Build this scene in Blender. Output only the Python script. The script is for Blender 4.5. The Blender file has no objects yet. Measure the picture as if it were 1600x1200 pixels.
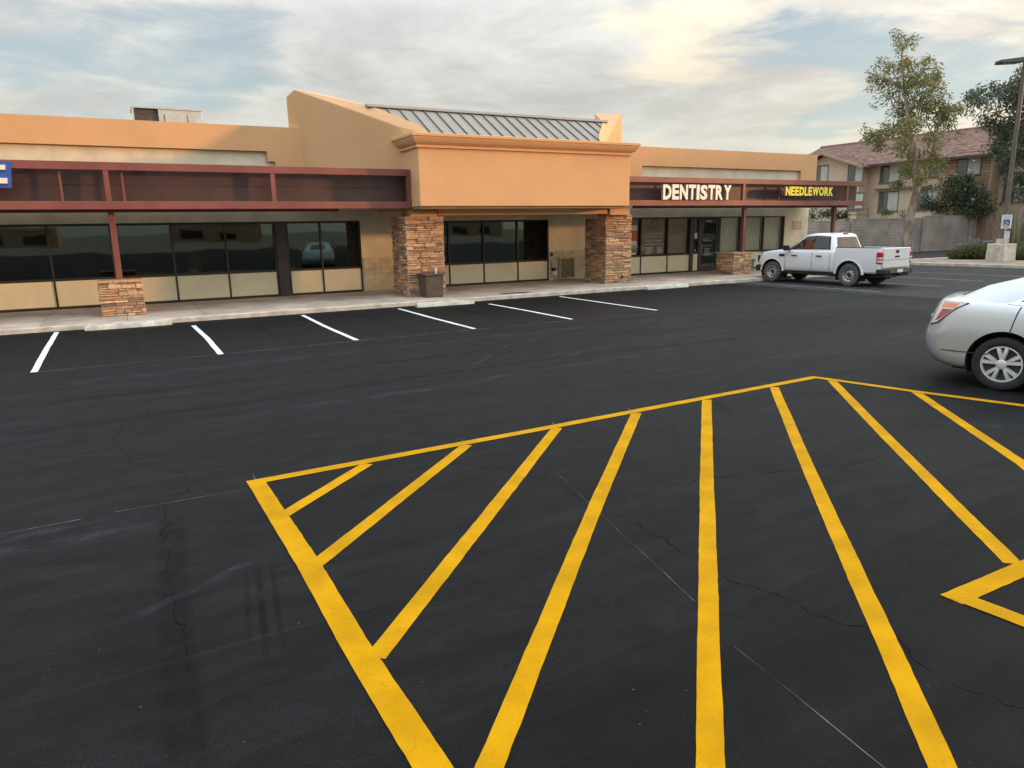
import bpy, bmesh, math, random
from mathutils import Vector, Matrix, noise
R = math.radians
random.seed(7)
sc = bpy.context.scene
col = sc.collection

# ------------------------------------------------------------------ camera
cam_d = bpy.data.cameras.new('camera'); cam = bpy.data.objects.new('camera', cam_d); col.objects.link(cam)
F_PX, YAW, PITCH, ROLL, CAM_H = 1108.4, 0.50032, 0.21585, -0.01839, 2.2
cam_d.sensor_fit = 'HORIZONTAL'; cam_d.sensor_width = 36.0; cam_d.lens = 36.0 * F_PX / 1600.0
cam_d.clip_start = 0.05; cam_d.clip_end = 5000
_fw = Vector((math.sin(YAW) * math.cos(PITCH), math.cos(YAW) * math.cos(PITCH), -math.sin(PITCH)))
_rt = Vector((math.cos(YAW), -math.sin(YAW), 0)); _up = _rt.cross(_fw)
_r2 = _rt * math.cos(ROLL) + _up * math.sin(ROLL); _u2 = -_rt * math.sin(ROLL) + _up * math.cos(ROLL)
M = Matrix((_r2, _u2, -_fw)).transposed().to_4x4(); M.translation = Vector((0, 0, CAM_H))
cam.matrix_world = M
sc.camera = cam

# ------------------------------------------------------------------ world and sun
SUN_TO = Vector((0.90, -0.42, 0)).normalized()           # horizontal direction towards the sun
SUN_EL = R(5.0)
SKY_STRENGTH = 0.12
world = bpy.data.worlds.new('World'); sc.world = world; world.use_nodes = True
def N(nt, t, **kw):
    n = nt.nodes.new(t)
    for k, v in kw.items():
        if k == 'inp':
            for i, x in v.items(): n.inputs[i].default_value = x
        else: setattr(n, k, v)
    return n
def mth(nt, op, a, b=None, c=None, clamp=False):
    n = nt.nodes.new('ShaderNodeMath'); n.operation = op; n.use_clamp = clamp
    for i, x in enumerate((a, b, c)):
        if x is None: continue
        if isinstance(x, (int, float)): n.inputs[i].default_value = x
        else: nt.links.new(x, n.inputs[i])
    return n.outputs[0]
def mixc(nt, fac, a, b, mode='MIX'):
    n = nt.nodes.new('ShaderNodeMix'); n.data_type = 'RGBA'; n.blend_type = mode
    for s, x in ((n.inputs[0], fac), (n.inputs[6], a), (n.inputs[7], b)):
        if isinstance(x, (int, float)): s.default_value = x
        elif isinstance(x, tuple): s.default_value = (*x, 1) if len(x) == 3 else x
        else: nt.links.new(x, s)
    return n.outputs[2]
def sstep(nt, v, a, b):
    n = nt.nodes.new('ShaderNodeMapRange'); n.interpolation_type = 'SMOOTHSTEP'; n.clamp = True
    nt.links.new(v, n.inputs[0]); n.inputs[1].default_value = a; n.inputs[2].default_value = b
    return n.outputs[0]
def build_world():
    nt = world.node_tree; nt.nodes.clear()
    out = N(nt, 'ShaderNodeOutputWorld'); bg = N(nt, 'ShaderNodeBackground')
    bg.inputs[1].default_value = SKY_STRENGTH
    nt.links.new(bg.outputs[0], out.inputs[0])
    sky = N(nt, 'ShaderNodeTexSky', sky_type='NISHITA', sun_disc=False)
    sky.sun_elevation = SUN_EL; sky.sun_rotation = math.atan2(SUN_TO.x, SUN_TO.y)
    sky.altitude = 350; sky.air_density = 1.0; sky.dust_density = 1.5; sky.ozone_density = 1.5
    tc = N(nt, 'ShaderNodeTexCoord'); sep = N(nt, 'ShaderNodeSeparateXYZ'); nt.links.new(tc.outputs['Generated'], sep.inputs[0])
    x, y, z = sep.outputs
    zc = mth(nt, 'MAXIMUM', z, 0.0)
    den = mth(nt, 'ADD', zc, 0.10)
    px = mth(nt, 'DIVIDE', x, den); py = mth(nt, 'DIVIDE', y, den)
    cmb = N(nt, 'ShaderNodeCombineXYZ'); nt.links.new(px, cmb.inputs[0]); nt.links.new(py, cmb.inputs[1])
    def cloud(scale, det, rough, off, dist=0.4):
        mp = N(nt, 'ShaderNodeMapping'); mp.inputs['Location'].default_value = off; nt.links.new(cmb.outputs[0], mp.inputs[0])
        n = N(nt, 'ShaderNodeTexNoise'); n.inputs['Scale'].default_value = scale; n.inputs['Detail'].default_value = det
        n.inputs['Roughness'].default_value = rough; n.inputs['Distortion'].default_value = dist
        nt.links.new(mp.outputs[0], n.inputs['Vector']); return n.outputs['Fac']
    big = cloud(0.34, 6, 0.5, CLOUD_OFF[0]); mid = cloud(0.9, 7, 0.55, CLOUD_OFF[1]); fine = cloud(2.2, 6, 0.6, CLOUD_OFF[2])
    def blob(u, v, inner, outer, nz=0.0):
        """soft patch of sky around one direction, its rim broken up by the cloud noise"""
        d = (_fw + _r2 * ((u - 800) / F_PX) - _u2 * ((v - 600) / F_PX)).normalized()
        dp = N(nt, 'ShaderNodeVectorMath', operation='DOT_PRODUCT'); nt.links.new(tc.outputs['Generated'], dp.inputs[0]); dp.inputs[1].default_value = d
        ang = mth(nt, 'ARCCOSINE', mth(nt, 'MINIMUM', dp.outputs['Value'], 1.0))
        if nz: ang = mth(nt, 'ADD', ang, mth(nt, 'MULTIPLY', mth(nt, 'SUBTRACT', mid, 0.5), nz))
        return sstep(nt, ang, R(outer), R(inner))
    veil = cloud(0.55, 8, 0.58, (11.3, 4.4, 0), 1.2)
    cov = mth(nt, 'ADD', mth(nt, 'MULTIPLY', big, 0.45), mth(nt, 'ADD', mth(nt, 'MULTIPLY', mid, 0.35), mth(nt, 'MULTIPLY', fine, 0.35)))
    open_ = mth(nt, 'MAXIMUM', blob(1400, 75, 1, 13, 1.0), mth(nt, 'MULTIPLY', blob(90, 110, 1, 11, 1.0), 0.55))
    cov = mth(nt, 'SUBTRACT', cov, mth(nt, 'MULTIPLY', open_, 0.22))
    cov = mth(nt, 'ADD', cov, 0.125)
    mask = sstep(nt, cov, 0.40, 0.60)
    mask = mth(nt, 'MAXIMUM', mask, mth(nt, 'MULTIPLY', sstep(nt, z, 0.16, 0.03), 0.9))
    # overcast luminance rising towards the zenith
    cie = mth(nt, 'ADD', 1.0, mth(nt, 'MULTIPLY', zc, 4.4))
    shade = mth(nt, 'ADD', mth(nt, 'MULTIPLY', veil, 0.6), mth(nt, 'MULTIPLY', fine, 0.4))
    lit = sstep(nt, shade, 0.36, 0.66)
    warm = mth(nt, 'MULTIPLY', blob(1090, 50, 0.5, 8.5, 1.0), sstep(nt, shade, 0.34, 0.60))
    k = 1.0 / SKY_STRENGTH
    cgrey = (0.292 * k, 0.290 * k, 0.282 * k); clight = (0.44 * k, 0.437 * k, 0.405 * k); cwarm = (0.53 * k, 0.462 * k, 0.345 * k); chor = (0.565 * k, 0.578 * k, 0.500 * k)
    cl = mixc(nt, lit, cgrey, clight)
    cl = mixc(nt, mth(nt, 'MULTIPLY', warm, 0.85), cl, cwarm)
    hz = sstep(nt, z, 0.19, 0.0)
    cl = mixc(nt, mth(nt, 'MULTIPLY', hz, 0.80), cl, chor)
    sc_ = N(nt, 'ShaderNodeVectorMath', operation='SCALE'); nt.links.new(cl, sc_.inputs[0]); nt.links.new(cie, sc_.inputs[3])
    # clouds turn cooler towards the zenith and glow warm round the low sun
    cool = mixc(nt, sstep(nt, z, 0.12, 0.75), (1.0, 1.0, 1.0), (0.86, 0.99, 1.16))
    sd = N(nt, 'ShaderNodeVectorMath', operation='DOT_PRODUCT'); nt.links.new(tc.outputs['Generated'], sd.inputs[0]); sd.inputs[1].default_value = SUN_TO
    glow = mth(nt, 'POWER', mth(nt, 'MAXIMUM', sd.outputs['Value'], 0.0), 2.6)
    glowc = mixc(nt, glow, (1.0, 1.0, 1.0), (2.5, 2.05, 1.55))
    clm = mixc(nt, 1.0, mixc(nt, 1.0, sc_.outputs[0], cool, 'MULTIPLY'), glowc, 'MULTIPLY')
    blue = mixc(nt, 1.0, sky.outputs[0], (0.295 * k, 0.325 * k, 0.345 * k), 'ADD')
    fin = mixc(nt, mask, blue, clm)
    nt.links.new(fin, bg.inputs[0])
CLOUD_OFF = ((3.1, 0.7, 0), (1.3, 5.2, 0), (7.7, 2.1, 0))
build_world()
sun_d = bpy.data.lights.new('sun', 'SUN'); sun = bpy.data.objects.new('sun', sun_d); col.objects.link(sun)
sun_d.energy = 3.3; sun_d.angle = R(2.6); sun_d.color = (1.0, 0.48, 0.18)
_sd = Vector((SUN_TO.x * math.cos(SUN_EL), SUN_TO.y * math.cos(SUN_EL), math.sin(SUN_EL)))
sun.rotation_euler = _sd.to_track_quat('Z', 'Y').to_euler(); sun.location = (0, 0, 30)
vs = sc.view_settings; vs.view_transform = 'Standard'; vs.look = 'None'; vs.exposure = 0.12; vs.gamma = 1.0; vs.use_curve_mapping = False
sc.cycles.max_bounces = 6; sc.cycles.transparent_max_bounces = 12; sc.cycles.caustics_reflective = False; sc.cycles.caustics_refractive = False
sc.cycles.use_denoising = True

# ------------------------------------------------------------------ materials
MATS = {}
def mat(name, c, rough=0.7, var=0.0, vscale=2.0, bump=0.0, bscale=40.0, metal=0.0, spec=0.5, coat=0.0, c2=None, det=5, tint=False, stretch=(1, 1, 1), bdist=0.02, emit=None):
    m = bpy.data.materials.new(name); m.use_nodes = True; nt = m.node_tree
    b = nt.nodes['Principled BSDF']
    b.inputs['Roughness'].default_value = rough; b.inputs['Metallic'].default_value = metal
    b.inputs['Specular IOR Level'].default_value = spec; b.inputs['Coat Weight'].default_value = coat
    if coat: b.inputs['Coat Roughness'].default_value = 0.05
    tc = N(nt, 'ShaderNodeTexCoord'); geo = N(nt, 'ShaderNodeNewGeometry')
    mp = N(nt, 'ShaderNodeMapping'); mp.inputs['Scale'].default_value = stretch; nt.links.new(geo.outputs['Position'], mp.inputs[0])
    colr = None
    if var or c2:
        n = N(nt, 'ShaderNodeTexNoise'); n.inputs['Scale'].default_value = vscale; n.inputs['Detail'].default_value = det; n.inputs['Roughness'].default_value = 0.62
        nt.links.new(mp.outputs[0], n.inputs['Vector'])
        f = sstep(nt, n.outputs['Fac'], 0.3, 0.7)
        lo = tuple(x * (1 - var) for x in c); hi = c2 if c2 else tuple(min(1, x * (1 + var)) for x in c)
        colr = mixc(nt, f, lo, hi)
    if tint:
        at = N(nt, 'ShaderNodeAttribute', attribute_name='tint'); 
        colr = mixc(nt, 1.0, colr if colr else c, at.outputs['Color'], 'MULTIPLY')
    if colr: nt.links.new(colr, b.inputs['Base Color'])
    else: b.inputs['Base Color'].default_value = (*c, 1)
    if bump:
        n2 = N(nt, 'ShaderNodeTexNoise'); n2.inputs['Scale'].default_value = bscale; n2.inputs['Detail'].default_value = 4
        nt.links.new(mp.outputs[0], n2.inputs['Vector'])
        bp = N(nt, 'ShaderNodeBump'); bp.inputs['Strength'].default_value = bump; bp.inputs['Distance'].default_value = bdist
        nt.links.new(n2.outputs['Fac'], bp.inputs['Height']); nt.links.new(bp.outputs[0], b.inputs['Normal'])
    if emit:
        b.inputs['Emission Color'].default_value = (*emit, 1); b.inputs['Emission Strength'].default_value = 1
    MATS[name] = m
    return m
def M_(n): return MATS[n]

def asphalt(name, base, var, rough, streak, oldness=0.0):
    m = bpy.data.materials.new(name); m.use_nodes = True; nt = m.node_tree; b = nt.nodes['Principled BSDF']
    geo = N(nt, 'ShaderNodeNewGeometry'); P = geo.outputs['Position']
    def ns(scale, stretch=(1, 1, 1), det=5, rough_=0.6, loc=(0, 0, 0), rot=0.0, dist=0.0):
        mp = N(nt, 'ShaderNodeMapping'); mp.inputs['Scale'].default_value = stretch; mp.inputs['Location'].default_value = loc; mp.inputs['Rotation'].default_value = (0, 0, rot)
        nt.links.new(P, mp.inputs[0]); n = N(nt, 'ShaderNodeTexNoise'); n.inputs['Scale'].default_value = scale; n.inputs['Detail'].default_value = det
        n.inputs['Roughness'].default_value = rough_; n.inputs['Distortion'].default_value = dist
        nt.links.new(mp.outputs[0], n.inputs['Vector']); return n.outputs['Fac']
    large = ns(0.22, det=4, dist=0.6); med = ns(1.3, det=6); st = ns(1.6, (0.18, 2.2, 1), 5, 0.6, (4, 2, 0), R(4)); st2 = ns(1.1, (0.12, 3.0, 1), 5, 0.65, (9, 1, 0), R(-16))
    fine = ns(55, det=3, rough_=0.7); grit = ns(230, det=2)
    s = mth(nt, 'MULTIPLY', sstep(nt, large, 0.35, 0.68), 0.50)
    s = mth(nt, 'ADD', s, mth(nt, 'MULTIPLY', sstep(nt, st, 0.35, 0.75), streak))
    s = mth(nt, 'ADD', s, mth(nt, 'MULTIPLY', sstep(nt, st2, 0.45, 0.8), streak * 0.7))
    s = mth(nt, 'ADD', s, mth(nt, 'MULTIPLY', sstep(nt, med, 0.35, 0.75), 0.28))
    s = mth(nt, 'ADD', s, mth(nt, 'MULTIPLY', sstep(nt, fine, 0.35, 0.7), 0.22))
    lo = tuple(x * (1 - var) for x in base); hi = tuple(x * (1 + var) for x in base)
    c = mixc(nt, mth(nt, 'MULTIPLY', s, 0.75, clamp=True), lo, hi)
    fb = ns(3.4, (0.55, 1.25, 1), 11, 0.74, (1, 8, 0), R(6), 0.5)
    c = mixc(nt, sstep(nt, fb, 0.30, 0.70), mixc(nt, 1.0, c, (0.62, 0.62, 0.63), 'MULTIPLY'), mixc(nt, 1.0, c, (1.42, 1.42, 1.42), 'MULTIPLY'))
    scr = sstep(nt, ns(1.0, (0.10, 7.0, 1), 8, 0.7, (3, 1, 0), R(9), 0.3), 0.60, 0.72)
    c = mixc(nt, mth(nt, 'MULTIPLY', scr, 0.35), c, tuple(x * 2.6 + 0.006 for x in base))
    gr2 = ns(95, (1, 1, 1), 3, 0.7)
    c = mixc(nt, sstep(nt, gr2, 0.32, 0.68), mixc(nt, 1.0, c, (0.50, 0.50, 0.50), 'MULTIPLY'), mixc(nt, 1.0, c, (1.65, 1.65, 1.65), 'MULTIPLY'))
    # pale dusty smears and dark drips of sealer
    sm = sstep(nt, mth(nt, 'MULTIPLY', ns(2.6, (0.35, 1.3, 1), 6, 0.7, (2, 7, 0), R(-25), 0.8), 1.0), 0.66, 0.86)
    c = mixc(nt, mth(nt, 'MULTIPLY', sm, 0.6), c, tuple(x * 3.2 + 0.02 for x in base))
    dk = sstep(nt, ns(0.9, (0.5, 1.6, 1), 5, 0.6, (12, 3, 0), R(70), 1.2), 0.60, 0.78)
    c = mixc(nt, mth(nt, 'MULTIPLY', dk, 0.5), c, tuple(x * 0.45 for x in base))
    spk = sstep(nt, ns(38, det=1, loc=(5, 5, 0)), 0.775, 0.81)
    c = mixc(nt, mth(nt, 'MULTIPLY', spk, 0.5), c, (0.16, 0.16, 0.155))
    nt.links.new(c, b.inputs['Base Color'])
    rr = mth(nt, 'ADD', rough, mth(nt, 'MULTIPLY', mth(nt, 'SUBTRACT', large, 0.5), 0.45))
    nt.links.new(rr, b.inputs['Roughness']); b.inputs['Specular IOR Level'].default_value = 0.13
    h = mth(nt, 'ADD', mth(nt, 'MULTIPLY', grit, 0.6), mth(nt, 'MULTIPLY', fine, 0.9))
    h = mth(nt, 'ADD', h, mth(nt, 'MULTIPLY', med, 0.6))
    bp = N(nt, 'ShaderNodeBump'); bp.inputs['Strength'].default_value = 0.55; bp.inputs['Distance'].default_value = 0.006
    nt.links.new(h, bp.inputs['Height']); nt.links.new(bp.outputs[0], b.inputs['Normal'])
    MATS[name] = m
def paint(name, c, worn):
    m = bpy.data.materials.new(name); m.use_nodes = True; nt = m.node_tree; b = nt.nodes['Principled BSDF']
    geo = N(nt, 'ShaderNodeNewGeometry'); P = geo.outputs['Position']
    def ns(s, d=5, st=(1, 1, 1)):
        mp = N(nt, 'ShaderNodeMapping'); mp.inputs['Scale'].default_value = st; nt.links.new(P, mp.inputs[0])
        n = N(nt, 'ShaderNodeTexNoise'); n.inputs['Scale'].default_value = s; n.inputs['Detail'].default_value = d; nt.links.new(mp.outputs[0], n.inputs['Vector']); return n.outputs['Fac']
    f = sstep(nt, ns(3.0), 0.3, 0.7)
    cc = mixc(nt, f, tuple(x * 0.82 for x in c), tuple(min(1, x * 1.08) for x in c))
    f3 = sstep(nt, ns(7.0, 6, (1, 2.5, 1)), 0.55, 0.8); cc = mixc(nt, mth(nt, 'MULTIPLY', f3, 0.22), cc, tuple(x * 0.55 for x in c))
    f2 = sstep(nt, ns(60, 4), 0.66 - worn, 0.80 - worn); cc = mixc(nt, mth(nt, 'MULTIPLY', f2, 0.55), cc, (0.05, 0.045, 0.03))
    nt.links.new(cc, b.inputs['Base Color']); b.inputs['Roughness'].default_value = 0.8; b.inputs['Specular IOR Level'].default_value = 0.10
    h = mth(nt, 'ADD', ns(230, 2), mth(nt, 'MULTIPLY', ns(55, 3), 1.4))
    bp = N(nt, 'ShaderNodeBump'); bp.inputs['Strength'].default_value = 0.45; bp.inputs['Distance'].default_value = 0.006
    nt.links.new(h, bp.inputs['Height']); nt.links.new(bp.outputs[0], b.inputs['Normal'])
    MATS[name] = m
def glass(name, tintc, rough=0.02, refl=0.06):
    m = bpy.data.materials.new(name); m.use_nodes = True; nt = m.node_tree; nt.nodes.clear()
    out = N(nt, 'ShaderNodeOutputMaterial'); tr = N(nt, 'ShaderNodeBsdfTransparent'); gl = N(nt, 'ShaderNodeBsdfGlossy'); mx = N(nt, 'ShaderNodeMixShader')
    tr.inputs[0].default_value = (*tintc, 1); gl.inputs['Roughness'].default_value = rough; gl.inputs[0].default_value = (0.66, 0.86, 0.86, 1)
    gi = N(nt, 'ShaderNodeNewGeometry'); dp = N(nt, 'ShaderNodeVectorMath', operation='DOT_PRODUCT'); nt.links.new(gi.outputs['Incoming'], dp.inputs[0]); nt.links.new(gi.outputs['Normal'], dp.inputs[1])
    q = mth(nt, 'POWER', mth(nt, 'SUBTRACT', 1.0, mth(nt, 'ABSOLUTE', dp.outputs['Value'])), 5.0)
    f = mth(nt, 'ADD', refl, mth(nt, 'MULTIPLY', q, 1.0 - refl), clamp=True)
    # float glass is never quite flat
    n = N(nt, 'ShaderNodeTexNoise'); n.inputs['Scale'].default_value = 0.9; n.inputs['Detail'].default_value = 1
    g2 = N(nt, 'ShaderNodeNewGeometry'); nt.links.new(g2.outputs['Position'], n.inputs['Vector'])
    bp = N(nt, 'ShaderNodeBump'); bp.inputs['Strength'].default_value = 0.05; bp.inputs['Distance'].default_value = 0.05
    nt.links.new(n.outputs['Fac'], bp.inputs['Height']); nt.links.new(bp.outputs[0], gl.inputs['Normal'])
    nt.links.new(f, mx.inputs[0]); nt.links.new(tr.outputs[0], mx.inputs[1]); nt.links.new(gl.outputs[0], mx.inputs[2]); nt.links.new(mx.outputs[0], out.inputs[0])
    MATS[name] = m
def brick_mat(name, c1, c2, mortar, bw, bh, ms=0.012, swap=True, bump=0.5, off=0.5):
    m = bpy.data.materials.new(name); m.use_nodes = True; nt = m.node_tree; b = nt.nodes['Principled BSDF']
    geo = N(nt, 'ShaderNodeNewGeometry'); sp = N(nt, 'ShaderNodeSeparateXYZ'); nt.links.new(geo.outputs['Position'], sp.inputs[0])
    cm = N(nt, 'ShaderNodeCombineXYZ'); nt.links.new(mth(nt, 'ADD', sp.outputs[0], sp.outputs[1]), cm.inputs[0]); nt.links.new(sp.outputs[2], cm.inputs[1])
    br = N(nt, 'ShaderNodeTexBrick'); br.offset = off; nt.links.new(cm.outputs[0], br.inputs['Vector'])
    br.inputs['Scale'].default_value = 1; br.inputs['Brick Width'].default_value = bw; br.inputs['Row Height'].default_value = bh; br.inputs['Mortar Size'].default_value = ms
    br.inputs['Color1'].default_value = (*c1, 1); br.inputs['Color2'].default_value = (*c2, 1); br.inputs['Mortar'].default_value = (*mortar, 1)
    n = N(nt, 'ShaderNodeTexNoise'); n.inputs['Scale'].default_value = 0.8; n.inputs['Detail'].default_value = 6; nt.links.new(geo.outputs['Position'], n.inputs['Vector'])
    cc = mixc(nt, 0.55, br.outputs['Color'], mixc(nt, sstep(nt, n.outputs['Fac'], 0.3, 0.7), (0.55, 0.55, 0.55), (1.25, 1.25, 1.25)), 'MULTIPLY')
    nt.links.new(cc, b.inputs['Base Color']); b.inputs['Roughness'].default_value = 0.9
    bp = N(nt, 'ShaderNodeBump'); bp.inputs['Strength'].default_value = bump; bp.inputs['Distance'].default_value = 0.02; bp.invert = True
    nt.links.new(br.outputs['Fac'], bp.inputs['Height']); nt.links.new(bp.outputs[0], b.inputs['Normal'])
    MATS[name] = m

asphalt('sealed_asphalt', (0.0076, 0.0078, 0.0085), 0.62, 0.70, 0.42)
asphalt('second_coat', (0.0054, 0.0056, 0.0062), 0.62, 0.72, 0.42)
asphalt('old_asphalt', (0.040, 0.039, 0.040), 0.35, 0.80, 0.30)
paint('yellow_paint', (0.55, 0.275, 0.0012), 0.04)
paint('white_paint', (0.76, 0.77, 0.78), 0.0)
paint('faded_white_paint', (0.30, 0.30, 0.30), 0.12)
mat('chalk', (0.02, 0.02, 0.022), 0.95, 0.2, 6.0, c2=(0.14,0.14,0.147), det=8)
mat('crack_fill', (0.0030, 0.0030, 0.0033), 0.95, 0.3, 6, spec=0.08)
mat('soil', (0.28, 0.22, 0.165), 0.95, 0.25, 1.5, 0.6, 30)
mat('dirt_terrain', (0.20, 0.165, 0.125), 0.95, 0.25, 0.15, 0.4, 8)
mat('concrete_walk', (0.52, 0.435, 0.355), 0.85, 0.22, 1.1, 0.35, 60, bdist=0.004, tint=True)
mat('concrete_kerb', (0.56, 0.50, 0.42), 0.88, 0.25, 2.5, 0.4, 50, bdist=0.006)
mat('concrete_stop', (0.60, 0.58, 0.52), 0.88, 0.28, 3.5, 0.5, 45, bdist=0.008)
mat('stucco_orange', (0.66, 0.395, 0.205), 0.93, 0.045, 0.7, 0.6, 70, bdist=0.008)
mat('stucco_cream', (0.69, 0.635, 0.49), 0.93, 0.12, 1.1, 0.45, 55, bdist=0.006)
mat('block_cream', (0.58, 0.52, 0.38), 0.92, 0.14, 3, 0.5, 40, bdist=0.006, tint=True)
mat('panel_cream', (0.80, 0.735, 0.52), 0.55, 0.05, 1.2)
mat('maroon_steel', (0.215, 0.072, 0.060), 0.55, 0.15, 1.4, 0.08, 30)
mat('maroon_panel', (0.066, 0.033, 0.031), 0.50, 0.22, 0.8, 0.08, 20)
mat('bronze_frame', (0.026, 0.020, 0.017), 0.45, 0.2, 3)
mat('bronze_column', (0.055, 0.040, 0.034), 0.5, 0.2, 3)
mat('soffit', (0.42, 0.30, 0.20), 0.9, 0.15, 2)
mat('stone', (0.50, 0.335, 0.215), 0.92, 0.20, 9, 0.8, 26, tint=True, bdist=0.02)
mat('grout', (0.045, 0.030, 0.022), 0.95, 0.2, 6)
mat('roof_metal', (0.255, 0.230, 0.200), 0.5, 0.08, 1.2, metal=0.1)
mat('roof_seam', (0.115, 0.105, 0.095), 0.5, 0.06, 1.2, metal=0.25)
mat('roof_flat', (0.55, 0.53, 0.50), 0.9, 0.1, 1)
mat('galvanised', (0.47, 0.47, 0.44), 0.5, 0.12, 2, metal=0.2)
mat('coil_dark', (0.06, 0.05, 0.042), 0.8, 0.5, 14)
mat('white_letter', (0.84, 0.81, 0.74), 0.45)
mat('yellow_letter', (0.95, 0.80, 0.03), 0.45)
mat('letter_side', (0.30, 0.27, 0.22), 0.5)
mat('blue_sign', (0.03, 0.11, 0.42), 0.4)
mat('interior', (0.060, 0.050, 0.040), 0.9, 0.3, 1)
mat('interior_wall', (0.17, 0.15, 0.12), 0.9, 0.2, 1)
mat('blind_white', (0.82, 0.83, 0.74), 0.7, 0.05, 3)
mat('blind_tan', (0.30, 0.25, 0.185), 0.7, 0.05, 3)
mat('frosted_print', (0.55, 0.54, 0.48), 0.6)
mat('poster_orange', (0.55, 0.16, 0.05), 0.6)
mat('poster_red', (0.38, 0.02, 0.02), 0.6)
mat('poster_white', (0.66, 0.66, 0.58), 0.6)
mat('faded_red', (0.56, 0.33, 0.245), 0.9, 0.1, 8)
mat('vent_tan', (0.30, 0.255, 0.17), 0.7, 0.2, 6, 0.2, 30)
mat('vent_frame', (0.45, 0.39, 0.27), 0.7, 0.15, 6)
mat('dark_opening', (0.012, 0.011, 0.010), 0.9)
mat('bin_brown', (0.10, 0.072, 0.056), 0.7, 0.2, 6, 0.4, 70, bdist=0.01)
mat('cup_white', (0.80, 0.80, 0.77), 0.5)
mat('pot_teal', (0.09, 0.24, 0.25), 0.35, 0.3, 8)
mat('grate_iron', (0.045, 0.04, 0.036), 0.7, 0.3, 9)
mat('truck_white', (0.80, 0.815, 0.83), 0.30, coat=0.6)
mat('silver_paint', (0.60, 0.61, 0.61), 0.26, metal=0.4, coat=0.9)
mat('black_plastic', (0.018, 0.018, 0.018), 0.55)
mat('rubber', (0.022, 0.022, 0.022), 0.85, 0.2, 20)
mat('dusty_rubber', (0.10, 0.095, 0.088), 0.9, 0.3, 14)
mat('steel_wheel', (0.50, 0.50, 0.49), 0.35, metal=0.7)
mat('alloy', (0.76, 0.77, 0.78), 0.3, metal=0.35, coat=0.4)
mat('wheel_dark', (0.030, 0.030, 0.030), 0.6)
mat('wheel_well', (0.012, 0.012, 0.012), 0.95)
mat('vehicle_glass', (0.010, 0.011, 0.012), 0.04, spec=0.9)
mat('lamp_red', (0.50, 0.012, 0.010), 0.15, coat=0.8)
mat('lamp_amber', (0.72, 0.20, 0.05), 0.15, coat=0.8)
mat('lamp_clear', (0.68, 0.66, 0.62), 0.12, coat=0.8)
mat('lamp_pink', (0.45, 0.06, 0.10), 0.15, coat=0.8)
mat('chrome', (0.7, 0.7, 0.7), 0.12, metal=1.0)
mat('plate_white', (0.72, 0.72, 0.70), 0.5)
mat('pole_brown', (0.13, 0.105, 0.085), 0.6, 0.15, 3)
mat('lamp_head_dark', (0.030, 0.028, 0.030), 0.5)
mat('sign_white', (0.78, 0.78, 0.76), 0.5)
mat('sign_blue', (0.05, 0.14, 0.30), 0.5)
mat('bark_pale', (0.44, 0.37, 0.29), 0.9, c2=(0.16, 0.10, 0.065), vscale=3.2, bump=0.6, bscale=14, stretch=(1, 1, 0.35))
mat('bark_brown', (0.17, 0.11, 0.075), 0.95, 0.4, 4, 0.8, 12)
mat('apt_stucco', (0.62, 0.50, 0.375), 0.95, 0.08, 0.6, 0.3, 30)
mat('apt_stucco_dark', (0.40, 0.30, 0.21), 0.95, 0.08, 0.6, 0.3, 30)
mat('apt_trim', (0.20, 0.14, 0.10), 0.9, 0.1, 2)
mat('apt_fascia', (0.09, 0.065, 0.055), 0.8)
mat('apt_window', (0.10, 0.125, 0.12), 0.08, 0.25, 1.1, spec=0.8)
mat('apt_blind', (0.50, 0.52, 0.47), 0.6, 0.1, 2)
brick_mat('apt_stone', (0.46, 0.32, 0.19), (0.33, 0.22, 0.13), (0.17, 0.12, 0.08), 0.55, 0.22, 0.02)
brick_mat('block_wall', (0.44, 0.385, 0.355), (0.385, 0.34, 0.315), (0.30, 0.265, 0.245), 0.41, 0.205, 0.014)
mat('opposite_wall', (0.42, 0.27, 0.17), 0.95, 0.1, 1)
def tile_mat():
    m = bpy.data.materials.new('roof_tile'); m.use_nodes = True; nt = m.node_tree; b = nt.nodes['Principled BSDF']
    geo = N(nt, 'ShaderNodeNewGeometry'); n = N(nt, 'ShaderNodeTexNoise'); n.inputs['Scale'].default_value = 2.6; n.inputs['Detail'].default_value = 5
    nt.links.new(geo.outputs['Position'], n.inputs['Vector'])
    at = N(nt, 'ShaderNodeAttribute', attribute_name='tint')
    c = mixc(nt, sstep(nt, n.outputs['Fac'], 0.3, 0.7), (0.23, 0.135, 0.105), (0.31, 0.20, 0.165))
    nt.links.new(mixc(nt, 1.0, c, at.outputs['Color'], 'MULTIPLY'), b.inputs['Base Color']); b.inputs['Roughness'].default_value = 0.85
    MATS['roof_tile'] = m
tile_mat()
def leaf_mat(name, a, b_, trans=0.25):
    m = bpy.data.materials.new(name); m.use_nodes = True; nt = m.node_tree; b = nt.nodes['Principled BSDF']
    at = N(nt, 'ShaderNodeAttribute', attribute_name='tint')
    sp = N(nt, 'ShaderNodeSeparateColor'); nt.links.new(at.outputs['Color'], sp.inputs[0])
    nt.links.new(mixc(nt, sp.outputs[0], a, b_), b.inputs['Base Color']); b.inputs['Roughness'].default_value = 0.55
    tl = N(nt, 'ShaderNodeBsdfTranslucent'); nt.links.new(mixc(nt, sp.outputs[0], a, b_), tl.inputs[0])
    mx = N(nt, 'ShaderNodeMixShader'); mx.inputs[0].default_value = trans
    out = nt.nodes['Material Output']; nt.links.new(b.outputs[0], mx.inputs[1]); nt.links.new(tl.outputs[0], mx.inputs[2]); nt.links.new(mx.outputs[0], out.inputs[0])
    MATS[name] = m
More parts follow.
